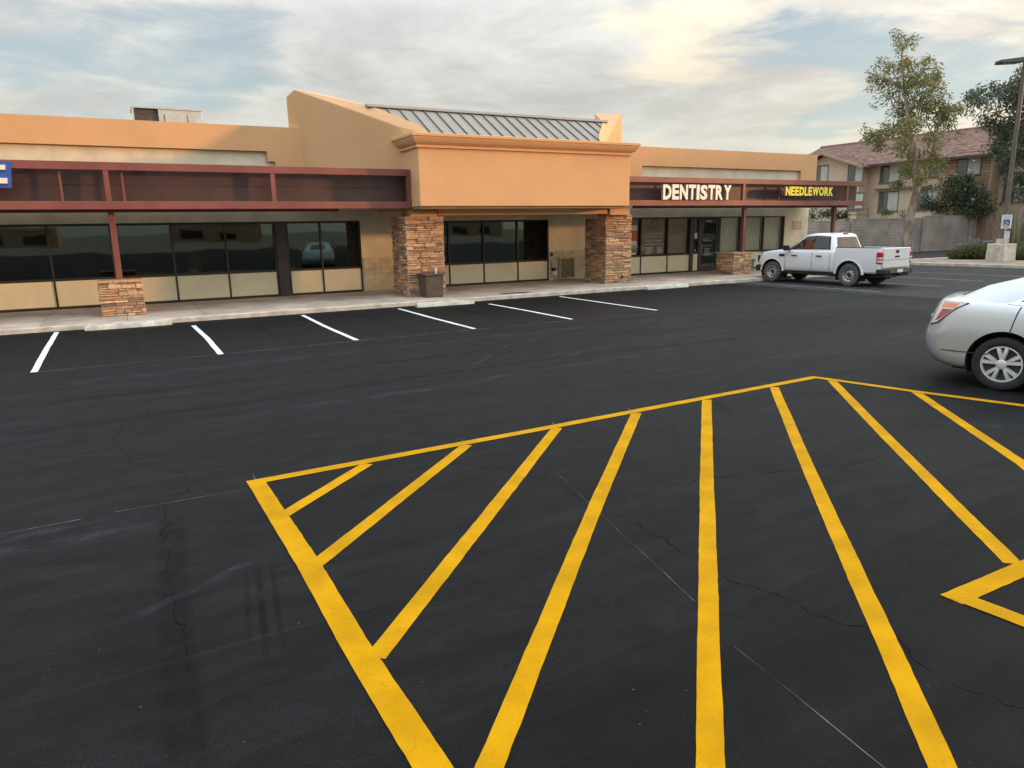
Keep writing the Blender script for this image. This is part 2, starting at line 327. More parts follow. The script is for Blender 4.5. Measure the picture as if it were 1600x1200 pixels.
leaf_mat('leaf_eucalyptus', (0.095, 0.125, 0.052), (0.32, 0.30, 0.095), 0.45)
leaf_mat('leaf_dark', (0.060, 0.085, 0.058), (0.14, 0.17, 0.11), 0.4)
leaf_mat('leaf_oleander', (0.028, 0.052, 0.022), (0.075, 0.115, 0.045), 0.25)
leaf_mat('leaf_dry_bush', (0.060, 0.075, 0.022), (0.150, 0.155, 0.050), 0.25)
leaf_mat('leaf_grey', (0.13, 0.15, 0.16), (0.30, 0.33, 0.34), 0.15)
leaf_mat('leaf_stem', (0.075, 0.095, 0.050), (0.19, 0.20, 0.12), 0.1)
leaf_mat('leaf_fresh', (0.050, 0.080, 0.025), (0.120, 0.150, 0.050), 0.25)
mat('blossom', (0.70, 0.66, 0.60), 0.7)
glass('shop_glass', (0.55, 0.55, 0.50), refl=0.075)
glass('clear_glass', (0.96, 0.96, 0.93), refl=0.03)

# ------------------------------------------------------------------ mesh helpers
W = {}            # world (or root-local) position of each object
class MB:
    def __init__(s): s.v = []; s.f = []; s.t = []          # t: per face tint
    def add(s, vs, fs, tint=1.0):
        b = len(s.v); s.v += [tuple(v) for v in vs]; s.f += [tuple(b + i for i in f) for f in fs]; s.t += [tint] * len(fs); return s
    def box(s, x0, x1, y0, y1, z0, z1, tint=1.0):
        return s.add([(x0,y0,z0),(x1,y0,z0),(x1,y1,z0),(x0,y1,z0),(x0,y0,z1),(x1,y0,z1),(x1,y1,z1),(x0,y1,z1)],
                     [(0,3,2,1),(4,5,6,7),(0,1,5,4),(1,2,6,5),(2,3,7,6),(3,0,4,7)], tint)
    def prism(s, poly, d, tint=1.0):
        n = len(poly); d = Vector(d); a = [Vector(p) for p in poly]; b = [p + d for p in a]
        return s.add(a + b, [tuple(range(n))[::-1], tuple(range(n, 2*n))] + [(i, (i+1) % n, n + (i+1) % n, n + i) for i in range(n)], tint)
    def tube(s, path, rad, n=8, tint=1.0, cap=True):
        path = [Vector(p) for p in path]; k = len(path)
        rad = rad if isinstance(rad, (list, tuple)) else [rad] * k
        vs = []; ref = Vector((0.13, 0.31, 1)).normalized()
        for i, p in enumerate(path):
            d = (path[min(i+1, k-1)] - path[max(i-1, 0)]).normalized()
            if abs(d.dot(ref)) > 0.95: r0 = Vector((1, 0, 0))
            else: r0 = ref
            u = d.cross(r0).normalized(); w = d.cross(u)
            for j in range(n):
                a = 2 * math.pi * j / n; vs.append(p + (u * math.cos(a) + w * math.sin(a)) * rad[i])
        fs = [(i*n + j, i*n + (j+1) % n, (i+1)*n + (j+1) % n, (i+1)*n + j) for i in range(k-1) for j in range(n)]
        if cap: fs += [tuple(range(n))[::-1], tuple(range((k-1)*n, k*n))]
        return s.add(vs, fs, tint)
    def lathe(s, prof, n=32, axis='z', c=(0, 0, 0), tint=1.0, close=False):
        vs = []; c = Vector(c)
        for r, h in prof:
            for j in range(n):
                a = 2 * math.pi * j / n; x, y = r * math.cos(a), r * math.sin(a)
                vs.append(c + (Vector((x, y, h)) if axis == 'z' else Vector((x, h, y)) if axis == 'y' else Vector((h, x, y))))
        k = len(prof); fs = [(i*n + j, i*n + (j+1) % n, ((i+1) % k)*n + (j+1) % n, ((i+1) % k)*n + j) for i in range(k if close else k-1) for j in range(n)]
        return s.add(vs, fs, tint)
    def strip(s, pts, w, z=0.0, jit=0.0, seg=0.12, wj=0.0):
        """flat strip along a ground polyline, with slightly uneven edges"""
        pts = [Vector((p[0], p[1])) for p in pts]; path = []
        for a, b in zip(pts[:-1], pts[1:]):
            n = max(1, int((b - a).length / seg)); path += [a + (b - a) * i / n for i in range(n)]
        path.append(pts[-1]); L, Rr = [], []
        for i, p in enumerate(path):
            d = (path[min(i+1, len(path)-1)] - path[max(i-1, 0)]).normalized(); nr = Vector((-d.y, d.x))
            w1 = w * (1 + random.uniform(-wj, wj)) / 2
            off = noise.noise((p.x * 1.7, p.y * 1.7, 3.3)) * jit
            L.append(p + nr * (w1 + off + random.uniform(-jit, jit) * 0.35)); Rr.append(p - nr * (w1 - off + random.uniform(-jit, jit) * 0.35))
        vs = [(p.x, p.y, z) for p in L] + [(p.x, p.y, z) for p in Rr]; n = len(path)
        return s.add(vs, [(i, n + i, n + i + 1, i + 1) for i in range(n - 1)])
    def build(s, name, m, parent=None, smooth=False, bevel=0.0, bseg=2, tint=False, fix=False, angle=35):
        xs = [v[0] for v in s.v]; ys = [v[1] for v in s.v]; zs = [v[2] for v in s.v]
        o_ = Vector(((min(xs)+max(xs))/2, (min(ys)+max(ys))/2, min(zs)))
        me = bpy.data.meshes.new(name); me.from_pydata([Vector(v) - o_ for v in s.v], [], s.f)
        if fix:
            bm = bmesh.new(); bm.from_mesh(me); bmesh.ops.recalc_face_normals(bm, faces=bm.faces); bm.to_mesh(me); bm.free()
        if isinstance(m, str): m = MATS[m]
        me.materials.append(m)
        if tint or any(t != 1.0 for t in s.t):
            at = me.color_attributes.new('tint', 'FLOAT_COLOR', 'CORNER'); k = 0; buf = []
            for p, t in zip(me.polygons, s.t):
                t4 = (t, t, t, 1) if not isinstance(t, tuple) else (*t, 1)
                buf += list(t4) * p.loop_total
            at.data.foreach_set('color', buf)
        o = bpy.data.objects.new(name, me); col.objects.link(o); W[o] = o_
        if parent: o.parent = parent; o.location = o_ - W[parent]
        else: o.location = o_
        if smooth:
            me.shade_smooth()
            try: me.set_sharp_from_angle(angle=R(angle))
            except Exception: pass
        if bevel:
            b = o.modifiers.new('bevel', 'BEVEL'); b.width = bevel; b.segments = bseg; b.limit_method = 'ANGLE'; b.angle_limit = R(40)
        return o
def empty(name, loc, label=None, cat=None, group=None, rz=0, local=False):
    o = bpy.data.objects.new(name, None); col.objects.link(o); o.location = loc; o.rotation_euler = (0, 0, rz); o.empty_display_size = 0.3
    W[o] = Vector((0, 0, 0)) if local else Vector(loc)
    tag(o, label, cat, group); return o
def tag(o, label=None, cat=None, group=None, kind=None):
    if label: o['label'] = label
    if cat: o['category'] = cat
    if group: o['group'] = group
    if kind: o['kind'] = kind
    return o
def struct(o): o['kind'] = 'structure'; return o
def copy_tree(o, parent=None, **kw):
    c = o.copy(); col.objects.link(c); c.parent = parent; W[c] = W[o]
    for ch in list(o.children): copy_tree(ch, c)
    return c
def text_mesh(txt, width, height, extrude=0.0, bold=0.0):
    cu = bpy.data.curves.new('t', 'FONT'); cu.body = txt; cu.size = 1; cu.extrude = extrude; cu.offset = bold; cu.resolution_u = 3
    ob = bpy.data.objects.new('t', cu); col.objects.link(ob)
    dg = bpy.context.evaluated_depsgraph_get(); me = bpy.data.meshes.new_from_object(ob.evaluated_get(dg))
    bpy.data.objects.remove(ob); bpy.data.curves.remove(cu)
    vs = [v.co.copy() for v in me.vertices]; fs = [tuple(p.vertices) for p in me.polygons]; bpy.data.meshes.remove(me)
    x0 = min(v.x for v in vs); x1 = max(v.x for v in vs); y0 = min(v.y for v in vs); y1 = max(v.y for v in vs)
    out = [((v.x - x0) / max(1e-6, x1 - x0) * width, (v.y - y0) / max(1e-6, y1 - y0) * height, v.z) for v in vs]
    return out, fs
def wall_text(name, txt, x0, z0, width, height, y, m, parent, depth=0.004, bold=0.0):
    """lettering on a wall that faces -y"""
    vs, fs = text_mesh(txt, width, height, 0.5, bold)
    mb = MB(); mb.add([(x0 + a, y - (c + 0.5) * depth, z0 + b) for a, b, c in vs], fs); return mb.build(name, m, parent)

# ================================================================== GROUND
Z0 = 0.0
terr = MB(); terr.add([(-1500,-1500,-0.012),(1500,-1500,-0.012),(1500,1500,-0.012),(-1500,1500,-0.012)], [(0,1,2,3)])
struct(terr.build('ground', 'dirt_terrain'))
mb = MB()
mb.add([(-60,-60,0),(20.55,-60,0),(20.55,9.7,0),(20.68,12,0),(20.45,15.4,0),(20.35,19.98,0),(-60,19.98,0)], [(0,1,2,3,4,5,6)])
lot = struct(mb.build('parking_lot', 'sealed_asphalt'))
mb = MB(); mb.add([(20.2,-60,-0.004),(120,-60,-0.004),(120,31.9,-0.004),(31.2,31.9,-0.004),(31.2,19.98,-0.004),(20.2,19.98,-0.004)], [(0,1,2,3,4,5)])
lot2 = struct(mb.build('driveway', 'old_asphalt'))

# the foreground took a second coat: its edge runs parallel to the shops
mb = MB(); xs_ = [-30 + i * 0.5 for i in range(101)]
ed_ = [(x, 2.56 + 0.05 * x + 0.05 * noise.noise((x * 0.8, 2.2, 0)) + 0.012 * noise.noise((x * 5, 0, 0))) for x in xs_]
mb.add([(x, y, 0.0006) for x, y in ed_] + [(x, -20, 0.0006) for x, y in ed_], [(i, 101 + i, 102 + i, i + 1) for i in range(100)]); mb.build('sealer_coat', 'second_coat', lot)
def smear_mat(name, c, lo, hi, sc_, st):
    m = bpy.data.materials.new(name); m.use_nodes = True; nt = m.node_tree; b = nt.nodes['Principled BSDF']; out = nt.nodes['Material Output']
    b.inputs['Base Color'].default_value = (*c, 1); b.inputs['Roughness'].default_value = 0.85; b.inputs['Specular IOR Level'].default_value = 0.15
    geo = N(nt, 'ShaderNodeNewGeometry'); mp = N(nt, 'ShaderNodeMapping'); mp.inputs['Scale'].default_value = st; nt.links.new(geo.outputs['Position'], mp.inputs[0])
    n = N(nt, 'ShaderNodeTexNoise'); n.inputs['Scale'].default_value = sc_; n.inputs['Detail'].default_value = 8; n.inputs['Roughness'].default_value = 0.7; nt.links.new(mp.outputs[0], n.inputs['Vector'])
    at_ = N(nt, 'ShaderNodeAttribute', attribute_name='tint'); sp = N(nt, 'ShaderNodeSeparateColor'); nt.links.new(at_.outputs['Color'], sp.inputs[0])
    f = mth(nt, 'MULTIPLY', sstep(nt, n.outputs['Fac'], lo, hi), sp.outputs[0])
    tr = N(nt, 'ShaderNodeBsdfTransparent'); mx = N(nt, 'ShaderNodeMixShader'); nt.links.new(f, mx.inputs[0]); nt.links.new(tr.outputs[0], mx.inputs[1]); nt.links.new(b.outputs[0], mx.inputs[2]); nt.links.new(mx.outputs[0], out.inputs[0])
    MATS[name] = m
smear_mat('tyre_rubber_mark', (0.004, 0.004, 0.0045), 0.30, 0.62, 5.0, (1, 1, 1))
smear_mat('dust_smear', (0.075, 0.075, 0.086), 0.42, 0.72, 3.0, (0.6, 1.4, 1))
def soft_strip(name, m, pts, w, a, z):
    """worn mark that fades out at its edges (opacity kept per corner)"""
    pts = [Vector(p) for p in pts]; P = []
    for p, q in zip(pts[:-1], pts[1:]):
        n = max(2, int((q - p).length / 0.15)); P += [p + (q - p) * i / n for i in range(n)]
    P.append(pts[-1]); vs = []; al = []
    for i, p in enumerate(P):
        d = (P[min(i+1, len(P)-1)] - P[max(i-1, 0)]).normalized(); nr = Vector((-d.y, d.x)); e = min(1, i / 3, (len(P) - 1 - i) / 3)
        for k, aa in ((-0.5, 0), (-0.3, 1), (0.3, 1), (0.5, 0)): vs.append((*(p + nr * w * k), z)); al.append(aa * e * a)
    fs = [(i*4 + j, i*4 + j + 1, i*4 + 5 + j, i*4 + 4 + j) for i in range(len(P) - 1) for j in range(3)]
    mb = MB(); mb.add(vs, fs); o = mb.build(name, m, lot); at_ = o.data.color_attributes.new('tint', 'FLOAT_COLOR', 'POINT')
    buf = []
    for x in al: buf += [x, x, x, 1]
    at_.data.foreach_set('color', buf)
TM = 'tyre_rubber_mark'; DS = 'dust_smear'
for pts, w, a in (([(0.16,6.2),(0.12,5.41),(0.05,4.2),(0.0,2.6)], 0.22, 0.75), ([(0.62,4.9),(0.44,3.5)], 0.05, 0.8), ([(0.70,4.85),(0.53,3.5)], 0.04, 0.7), ([(0.54,4.9),(0.37,3.6)], 0.04, 0.5),
                  ([(6.74,6.60),(6.35,6.3),(6.22,5.85)], 0.10, 0.8), ([(6.60,6.58),(6.25,6.25),(6.10,5.9)], 0.06, 0.7), ([(7.4,6.3),(8.2,5.95),(8.6,5.4)], 0.10, 0.5),
                  ([(-1.5,9.5),(2,9.9),(6,10.2),(11,10.0)], 0.28, 0.5), ([(-1.5,11.2),(3,11.4),(9,11.9),(16,11.0)], 0.26, 0.5), ([(2.8,15.0),(2.85,18.4)], 0.22, 0.5), ([(5.6,15.2),(5.6,18.8)], 0.24, 0.45), ([(8.3,15.2),(8.35,18.6)], 0.22, 0.45), ([(11.0,15.4),(11.1,18.6)], 0.22, 0.45), ([(0.1,15.0),(0.1,18.6)], 0.24, 0.5)):
    soft_strip('tyre_mark', TM, pts, w, a * (0.42 if w < 0.2 else 0.30), 0.0013)
for pts, w, a in (([(2.9,6.75),(3.4,6.55)], 0.35, 0.55), ([(1.9,6.6),(2.4,6.5)], 0.25, 0.5), ([(2.3,6.95),(2.9,6.9)], 0.3, 0.35), ([(-1.6,6.1),(-0.5,6.0),(0.1,6.0)], 0.55, 0.5), ([(3.4,5.9),(3.9,5.9)], 0.3, 0.4), ([(-0.4,4.3),(0.2,4.6),(1.2,5.2)], 0.10, 0.5),
                  ([(1.2,9.0),(4,9.2),(9,9.8)], 0.35, 0.45), ([(-1,12.6),(5,13.0),(12,13.2)], 0.5, 0.45), ([(6,9.8),(7.4,10.6),(9.4,11.0),(12,10.8)], 0.16, 0.6), ([(4.6,10.0),(6.4,11.9),(9.4,12.6)], 0.14, 0.6), ([(9,8.0),(13,8.6),(18,9.0)], 0.5, 0.45), ([(12,12.6),(15,12.2),(19.5,12.8)], 0.5, 0.45), ([(8.8,3.4),(7.6,4.6)], 0.2, 0.4), ([(0.3,3.1),(0.7,3.05)], 0.12, 0.6)):
    soft_strip('dust_smear', DS, pts, w, a, 0.0018)

# white stall lines
for x, ya, yb, dx in ((-1.41,14.02,19.75,0.0),(1.50,14.07,19.05,-0.03),(4.22,14.27,19.6,0.10),(6.94,14.36,19.45,0.06),(9.63,14.45,19.0,0.05),(12.50,14.68,19.6,0.10)):
    m_ = (ya + yb) / 2; mid = random.uniform(-0.05, 0.05)
    MB().strip([(x - dx/2, ya), (x + mid, m_), (x + dx/2, yb)], 0.105, 0.0045, 0.006).build('white_line', 'white_paint', lot)
for pts in ([(21.36,14.3),(21.28,20.0)], [(24.65,14.3),(24.25,19.9)], [(27.75,14.6),(27.7,19.9)], [(31.0,14.8),(30.7,19.6)]):
    MB().strip(pts, 0.10, 0.0008, 0.012, wj=0.15).build('faded_line', 'faded_white_paint', lot2)

# yellow hatched island
ZY = 0.0045
def yline(pts, w, z=ZY): return MB().strip(pts, w, z, 0.0035, 0.07, 0.025).build('yellow_line', 'yellow_paint', lot)
yline([(0.80,6.46),(4.0,6.56),(8.75,6.75)], 0.125, ZY)
yline([(8.70,6.78),(9.03,5.42),(9.40,4.20),(10.4,0.6)], 0.125, ZY + 0.0018)
yline([(0.875,6.42),(0.90,4.6),(0.89,3.5),(0.91,2.4),(0.93,-0.5)], 0.15, ZY + 0.0018)
for path in ([(1.90,6.42),(0.93,5.54)], [(2.98,6.46),(0.93,4.53)], [(4.12,6.50),(0.95,3.30)], [(5.28,6.54),(3.22,4.47),(1.02,2.20)],
             [(6.45,6.58),(4.22,4.26),(1.93,1.86),(0.95,0.85)], [(7.73,6.62),(5.2,3.98),(2.75,1.38),(1.0,-0.42)], [(8.72,6.46),(6.75,4.27),(4.90,2.18)], [(9.0,5.40),(7.08,3.19),(6.0,2.12)]):
    yline(path, 0.118, ZY - 0.0016)
yline([(4.10,2.12),(6.2,2.10),(10.0,2.08)], 0.13, ZY)
yline([(4.17,2.14),(4.22,1.6),(4.26,-0.5)], 0.13, ZY + 0.0018)
# chalk guide lines left by the striping crew
for pts, w in (([(-1.6,6.29),(-0.49,6.30)], 0.012), ([(-0.25,6.33),(0.77,6.31)], 0.008), ([(0.89,6.74),(0.87,6.45)], 0.010), ([(3.33,5.31),(2.79,2.88)], 0.0035), ([(2.65,2.42),(2.50,1.3)], 0.0035),
               ([(-1.5,13.98),(4.11,14.18),(9.0,14.28)], 0.022), ([(9.0,14.28),(12.7,14.25),(20.3,13.9)], 0.018), ([(3.02,6.70),(2.98,6.48)], 0.009), ([(5.33,6.80),(5.30,6.58)], 0.009), ([(8.2,6.78),(8.6,6.77)], 0.010), ([(7.8,6.9),(7.75,6.7)], 0.008), ([(4.2,6.74),(4.14,6.54)], 0.010)):
    MB().strip(pts, w, 0.0022, 0.006, 0.15, 0.6).build('chalk_line', 'chalk', lot)
# cracks
def crack(pts, w):
    p2 = []
    for a, b in zip(pts[:-1], pts[1:]):
        a, b = Vector(a), Vector(b); n = max(2, int((b - a).length / 0.06)); d = (b - a).normalized(); nr = Vector((-d.y, d.x))
        for i in range(n): p2.append(a + (b - a) * i / n + nr * (noise.noise((a.x * 3 + i * 0.4, a.y * 3, 1.7)) * 0.05 + random.uniform(-0.016, 0.016)))
    p2.append(Vector(pts[-1]))
    MB().strip([(p.x, p.y) for p in p2], w * 0.38, 0.0016, 0.003, 0.04, 0.95).build('crack', 'crack_fill', lot)
crack([(2.6,6.1),(3.06,5.38),(3.18,4.91),(3.18,4.4),(3.24,4.06),(3.17,3.57),(3.22,3.33),(3.17,2.97),(3.26,2.69),(3.3,2.37),(3.43,2.14),(3.33,1.82),(3.32,1.57),(3.4,1.39),(3.5,0.8)], 0.009)
crack([(3.22,4.38),(3.69,4.42),(4.25,4.44),(4.65,4.35),(5.18,4.16),(5.77,4.0),(6.27,3.99)], 0.008)
crack([(0.28,11.81),(0.13,9.69),(-0.17,9.36),(-0.24,8.64),(-0.09,7.72),(0.34,7.1),(0.36,6.65),(0.14,6.34),(0.07,5.7),(0.06,4.59),(0.09,3.6)], 0.007)
crack([(7.14,12.87),(6.4,11.43),(5.13,10.72),(4.22,9.74),(3.56,9.64)], 0.010)
crack([(5.48,8.47),(5.07,7.68),(5.19,6.9)], 0.009)
crack([(5.4,6.4),(5.26,5.89),(4.91,5.39)], 0.009)
crack([(12.5,9.2),(13.4,9.0),(14.6,9.3),(16.6,9.6)], 0.010)
crack([(9.2,11.8),(10.6,11.4),(12.0,11.9),(14.2,11.6)], 0.010)

# pale aggregate patches and tyre scrubs where the sealer was dragged
SWZ = 0.12
walk = empty('sidewalk', (13, 22, 0)); struct(walk)
X_W0, X_W1 = -9.0, 31.2
def walk_slabs():
    xs = [X_W0]
    while xs[-1] < X_W1 - 2.2: xs.append(xs[-1] + random.choice((1.8, 1.83, 1.86)))
    xs.append(X_W1)
    for a, b in zip(xs[:-1], xs[1:]):
        for (y0, y1) in ((20.17, 21.15), (21.155, 24.6)):
            mb = MB(); t = random.uniform(0.86, 1.08)
            mb.box(a + 0.004, b - 0.004, y0, y1, -0.05, SWZ + random.uniform(-0.002, 0.002), t)
            mb.build('slab', 'concrete_walk', walk, bevel=0.006, bseg=1)
walk_slabs()
xs = [X_W0 + i * 3.05 for i in range(14)]
for a, b in zip(xs[:-1], xs[1:]):
    b = min(b, X_W1); mb = MB()
    n = 12
    def edge(x): return 19.98 + 0.018 * noise.noise((x * 1.9, 0.3, 0)) + (0.02 if noise.noise((x * 4.1, 7, 0)) > 0.35 else 0)
    for i in range(n):
        xa = a + 0.004 + (b - a - 0.008) * i / n; xb = a + 0.004 + (b - a - 0.008) * (i + 1) / n
        ea, eb = edge(xa), edge(xb); zt = SWZ - 0.003
        mb.add([(xa,ea,-0.05),(xb,eb,-0.05),(xb,eb+0.012,zt-0.015),(xa,ea+0.012,zt-0.015),(xb,eb+0.03,zt),(xa,ea+0.03,zt),(xb,20.165,zt),(xa,20.165,zt),(xb,20.165,-0.05),(xa,20.165,-0.05)],
               [(0,1,2,3),(3,2,4,5),(5,4,6,7),(7,6,8,9)])
    mb.build('kerb_stone', 'concrete_kerb', walk)
# drain grate set in the walk
gr = empty('drain_grate', (11.4, 20.5, SWZ), 'dark iron drain grate set in the sidewalk before the dark shop windows', 'grate')
MB().box(10.85, 11.95, 20.36, 20.62, SWZ - 0.01, SWZ + 0.006).build('frame', 'grate_iron', gr)
for i in range(9): MB().box(10.90 + i * 0.115, 10.97 + i * 0.115, 20.39, 20.59, SWZ + 0.0062, SWZ + 0.016).build('slat', 'grate_iron', gr)

# ================================================================== STRIP MALL
mall = empty('strip_mall', (13, 24.6, 0), 'orange stucco strip mall with maroon canopies, stone pillars and central metal roofed block', 'building')
YW = 24.6
def part(name, m, parent=mall, bevel=0.0, **kw):
    mb = MB(); return mb
def wall_with_openings(name, x0, x1, z0, z1, opens, y=YW, th=0.25, m='stucco_cream'):
    mb = MB(); xs = sorted({x0, x1, *[o[0] for o in opens], *[o[1] for o in opens]})
    for a, b in zip(xs[:-1], xs[1:]):
        op = [o for o in opens if o[0] <= a + 1e-6 and o[1] >= b - 1e-6]
        if not op: mb.box(a, b, y, y + th, z0, z1)
        else: mb.box(a, b, y, y + th, op[0][3], z1)
    return mb.build(name, m, mall)
WT = 2.56                                                   # window head
OP = [(-9.0, 7.56, SWZ, WT), (10.60, 15.24, SWZ, 2.52), (18.4, 28.76, SWZ, 2.56)]
wall_with_openings('wall', X_W0, 30.42, SWZ, 4.76, OP)
# right end wall and rear shell so that the shop interiors stay dark
MB().box(30.17, 30.42, YW + 0.252, 38, 0, 4.76).build('end_wall', 'stucco_cream', mall)
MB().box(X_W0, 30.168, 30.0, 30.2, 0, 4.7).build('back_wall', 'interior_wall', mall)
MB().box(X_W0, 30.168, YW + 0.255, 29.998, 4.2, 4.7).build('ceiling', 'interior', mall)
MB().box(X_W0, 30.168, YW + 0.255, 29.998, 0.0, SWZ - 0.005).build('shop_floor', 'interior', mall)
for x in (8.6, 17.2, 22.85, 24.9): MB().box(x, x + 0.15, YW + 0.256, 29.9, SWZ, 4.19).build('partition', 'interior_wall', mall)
# orange parapet band, stepped at the block
for (a, b, z0, z1) in ((X_W0, 4.63, 4.74, 5.49), (4.63, 4.86, 4.43, 5.492), (4.86, 8.6, 4.0, 5.491), (16.0, 19.78, 4.0, 5.43), (19.78, 29.5, 4.67, 5.431), (29.5, 30.6, 4.0, 5.432)):
    MB().box(a, b, 24.46, 24.80, z0, z1).build('parapet', 'stucco_orange', mall)
MB().box(X_W0, 30.55, 24.81, 25.0, 4.77, 5.40).build('parapet_back', 'stucco_orange', mall)
MB().box(30.43, 30.6, 24.81, 38.0, 4.0, 5.43).build('parapet_return', 'stucco_orange', mall)
MB().box(X_W0, 30.42, 25.01, 38, 4.78, 4.98).build('roof_deck', 'roof_flat', mall)
# central block
BX0, BX1, BY0 = 8.22, 16.12, 20.6
bx = MB(); bx.box(BX0, BX1, BY0, 24.44, 2.90, 4.72); bx.build('central_block', 'stucco_orange', mall, bevel=0.025)
# cornice swept round three sides
prof = [(0.0, 4.60), (0.07, 4.60), (0.07, 4.645), (0.035, 4.66), (0.035, 4.69), (0.085, 4.70), (0.15, 4.76), (0.20, 4.84), (0.215, 4.88), (0.215, 4.90), (0.25, 4.91), (0.25, 4.985), (0.22, 5.0), (0.0, 5.0)]
mb = MB(); vs = []
for o_, z in prof: vs += [(BX0 - o_, 23.5, z), (BX0 - o_, BY0 - o_, z), (BX1 + o_, BY0 - o_, z), (BX1 + o_, 23.5, z)]
fs = [(i*4 + j, i*4 + j + 1, (i+1)*4 + j + 1, (i+1)*4 + j) for i in range(len(prof) - 1) for j in range(3)]
mb.add(vs, fs); mb.build('cornice', 'stucco_orange', mall, fix=False)
MB().box(BX0 + 0.002, BX1 - 0.002, BY0 + 0.002, 24.44, 4.722, 4.998).build('block_top', 'stucco_orange', mall)
# flared side wings of the block
def wing(mirror):
    O = [(5.43,24.75,6.47),(5.66,24.54,6.68),(7.30,22.85,5.81),(7.90,22.24,5.49),(8.10,22.02,5.38),(8.36,21.74,5.02)]
    I = [(5.95,25.45,6.47),(6.55,25.10,6.72),(7.70,22.95,6.06),(8.35,22.2,5.66),(8.78,21.72,5.38),(9.0,21.3,5.08)]
    if mirror: O = [(24.34 - x, y, z) for x, y, z in O]; I = [(24.34 - x, y, z) for x, y, z in I]
    n = 6; vs = O + I + [(x, y, 3.5) for x, y, z in O] + [(x, y, 3.5) for x, y, z in I]
    fs = [(i, i+1, n+i+1, n+i) for i in range(n-1)] + [(2*n+i, 2*n+i+1, i+1, i) for i in range(n-1)] + [(n+i, n+i+1, 3*n+i+1, 3*n+i) for i in range(n-1)] + [(0, n, 3*n, 2*n), (n-1, 3*n-1, 4*n-1, 2*n-1)]
    if mirror: fs = [f[::-1] for f in fs]
    mb = MB(); mb.add(vs, fs); return mb.build('side_wing', 'stucco_orange', mall, bevel=0.03)
wing(False); wing(True)
# standing seam roof: panels with raised seams
RY0, RY1, RZ1, RSL = 20.95, 22.95, 6.03, 0.575
rz = lambda y: RZ1 - (RY1 - y) * RSL
def ylo(x):
    x = min(x, 24.34 - x); return max(RY0, min(RY1 - 0.02, 22.95 - (x - 7.68) / 0.86))
roof = MB()
roof.add([(7.6, RY1 + 0.01, RZ1 - 0.02), (16.7, RY1 + 0.01, RZ1 - 0.02), (16.7, RY1 + 2.0, RZ1 - 1.0), (7.6, RY1 + 2.0, RZ1 - 1.0)], [(0,1,2,3)])
roofo = roof.build('roof', 'roof_metal', mall)
npan = 21; xr0, xr1 = 7.70, 16.64; w = (xr1 - xr0) / npan
def slope_strip(xa, xb, z0, z1):
    ya, yb = ylo(xa), ylo(xb)
    return MB().add([(xa,ya,rz(ya)+z1),(xb,yb,rz(yb)+z1),(xb,RY1,RZ1+z1),(xa,RY1,RZ1+z1),(xa,ya,rz(ya)+z0),(xb,yb,rz(yb)+z0),(xb,RY1,RZ1+z0),(xa,RY1,RZ1+z0)],[(0,1,2,3),(4,7,6,5),(0,4,5,1),(1,5,6,2),(2,6,7,3),(3,7,4,0)])
for i in range(npan): slope_strip(xr0 + i*w + 0.012, xr0 + (i+1)*w - 0.012, -0.02, 0.0).build('roof_panel', 'roof_metal', roofo)
for i in range(npan + 1): slope_strip(xr0 + i*w - 0.009, xr0 + i*w + 0.009, -0.01, 0.042).build('roof_seam', 'roof_seam', roofo)
MB().prism([(7.5,RY1-0.10,RZ1+0.0),(7.5,RY1-0.02,RZ1+0.09),(7.5,RY1+0.10,RZ1+0.09),(7.5,RY1+0.18,RZ1-0.06)][::-1], (9.34,0,0)).build('ridge_cap', 'roof_metal', roofo, fix=True)
# header beam between the pillars, under the block
MB().box(9.20, 15.9, 21.55, 21.75, 2.66, 2.80).build('header_beam', 'stucco_orange', mall)
MB().box(BX0 + 0.05, BX1 - 0.05, 20.75, 24.58, 2.84, 2.898).build('soffit', 'soffit', mall)
for x in (8.25, 15.95): MB().box(x, x + 0.9, 21.5, 22.3, 2.62, 2.838).build('bearing_block', 'stucco_orange', mall)

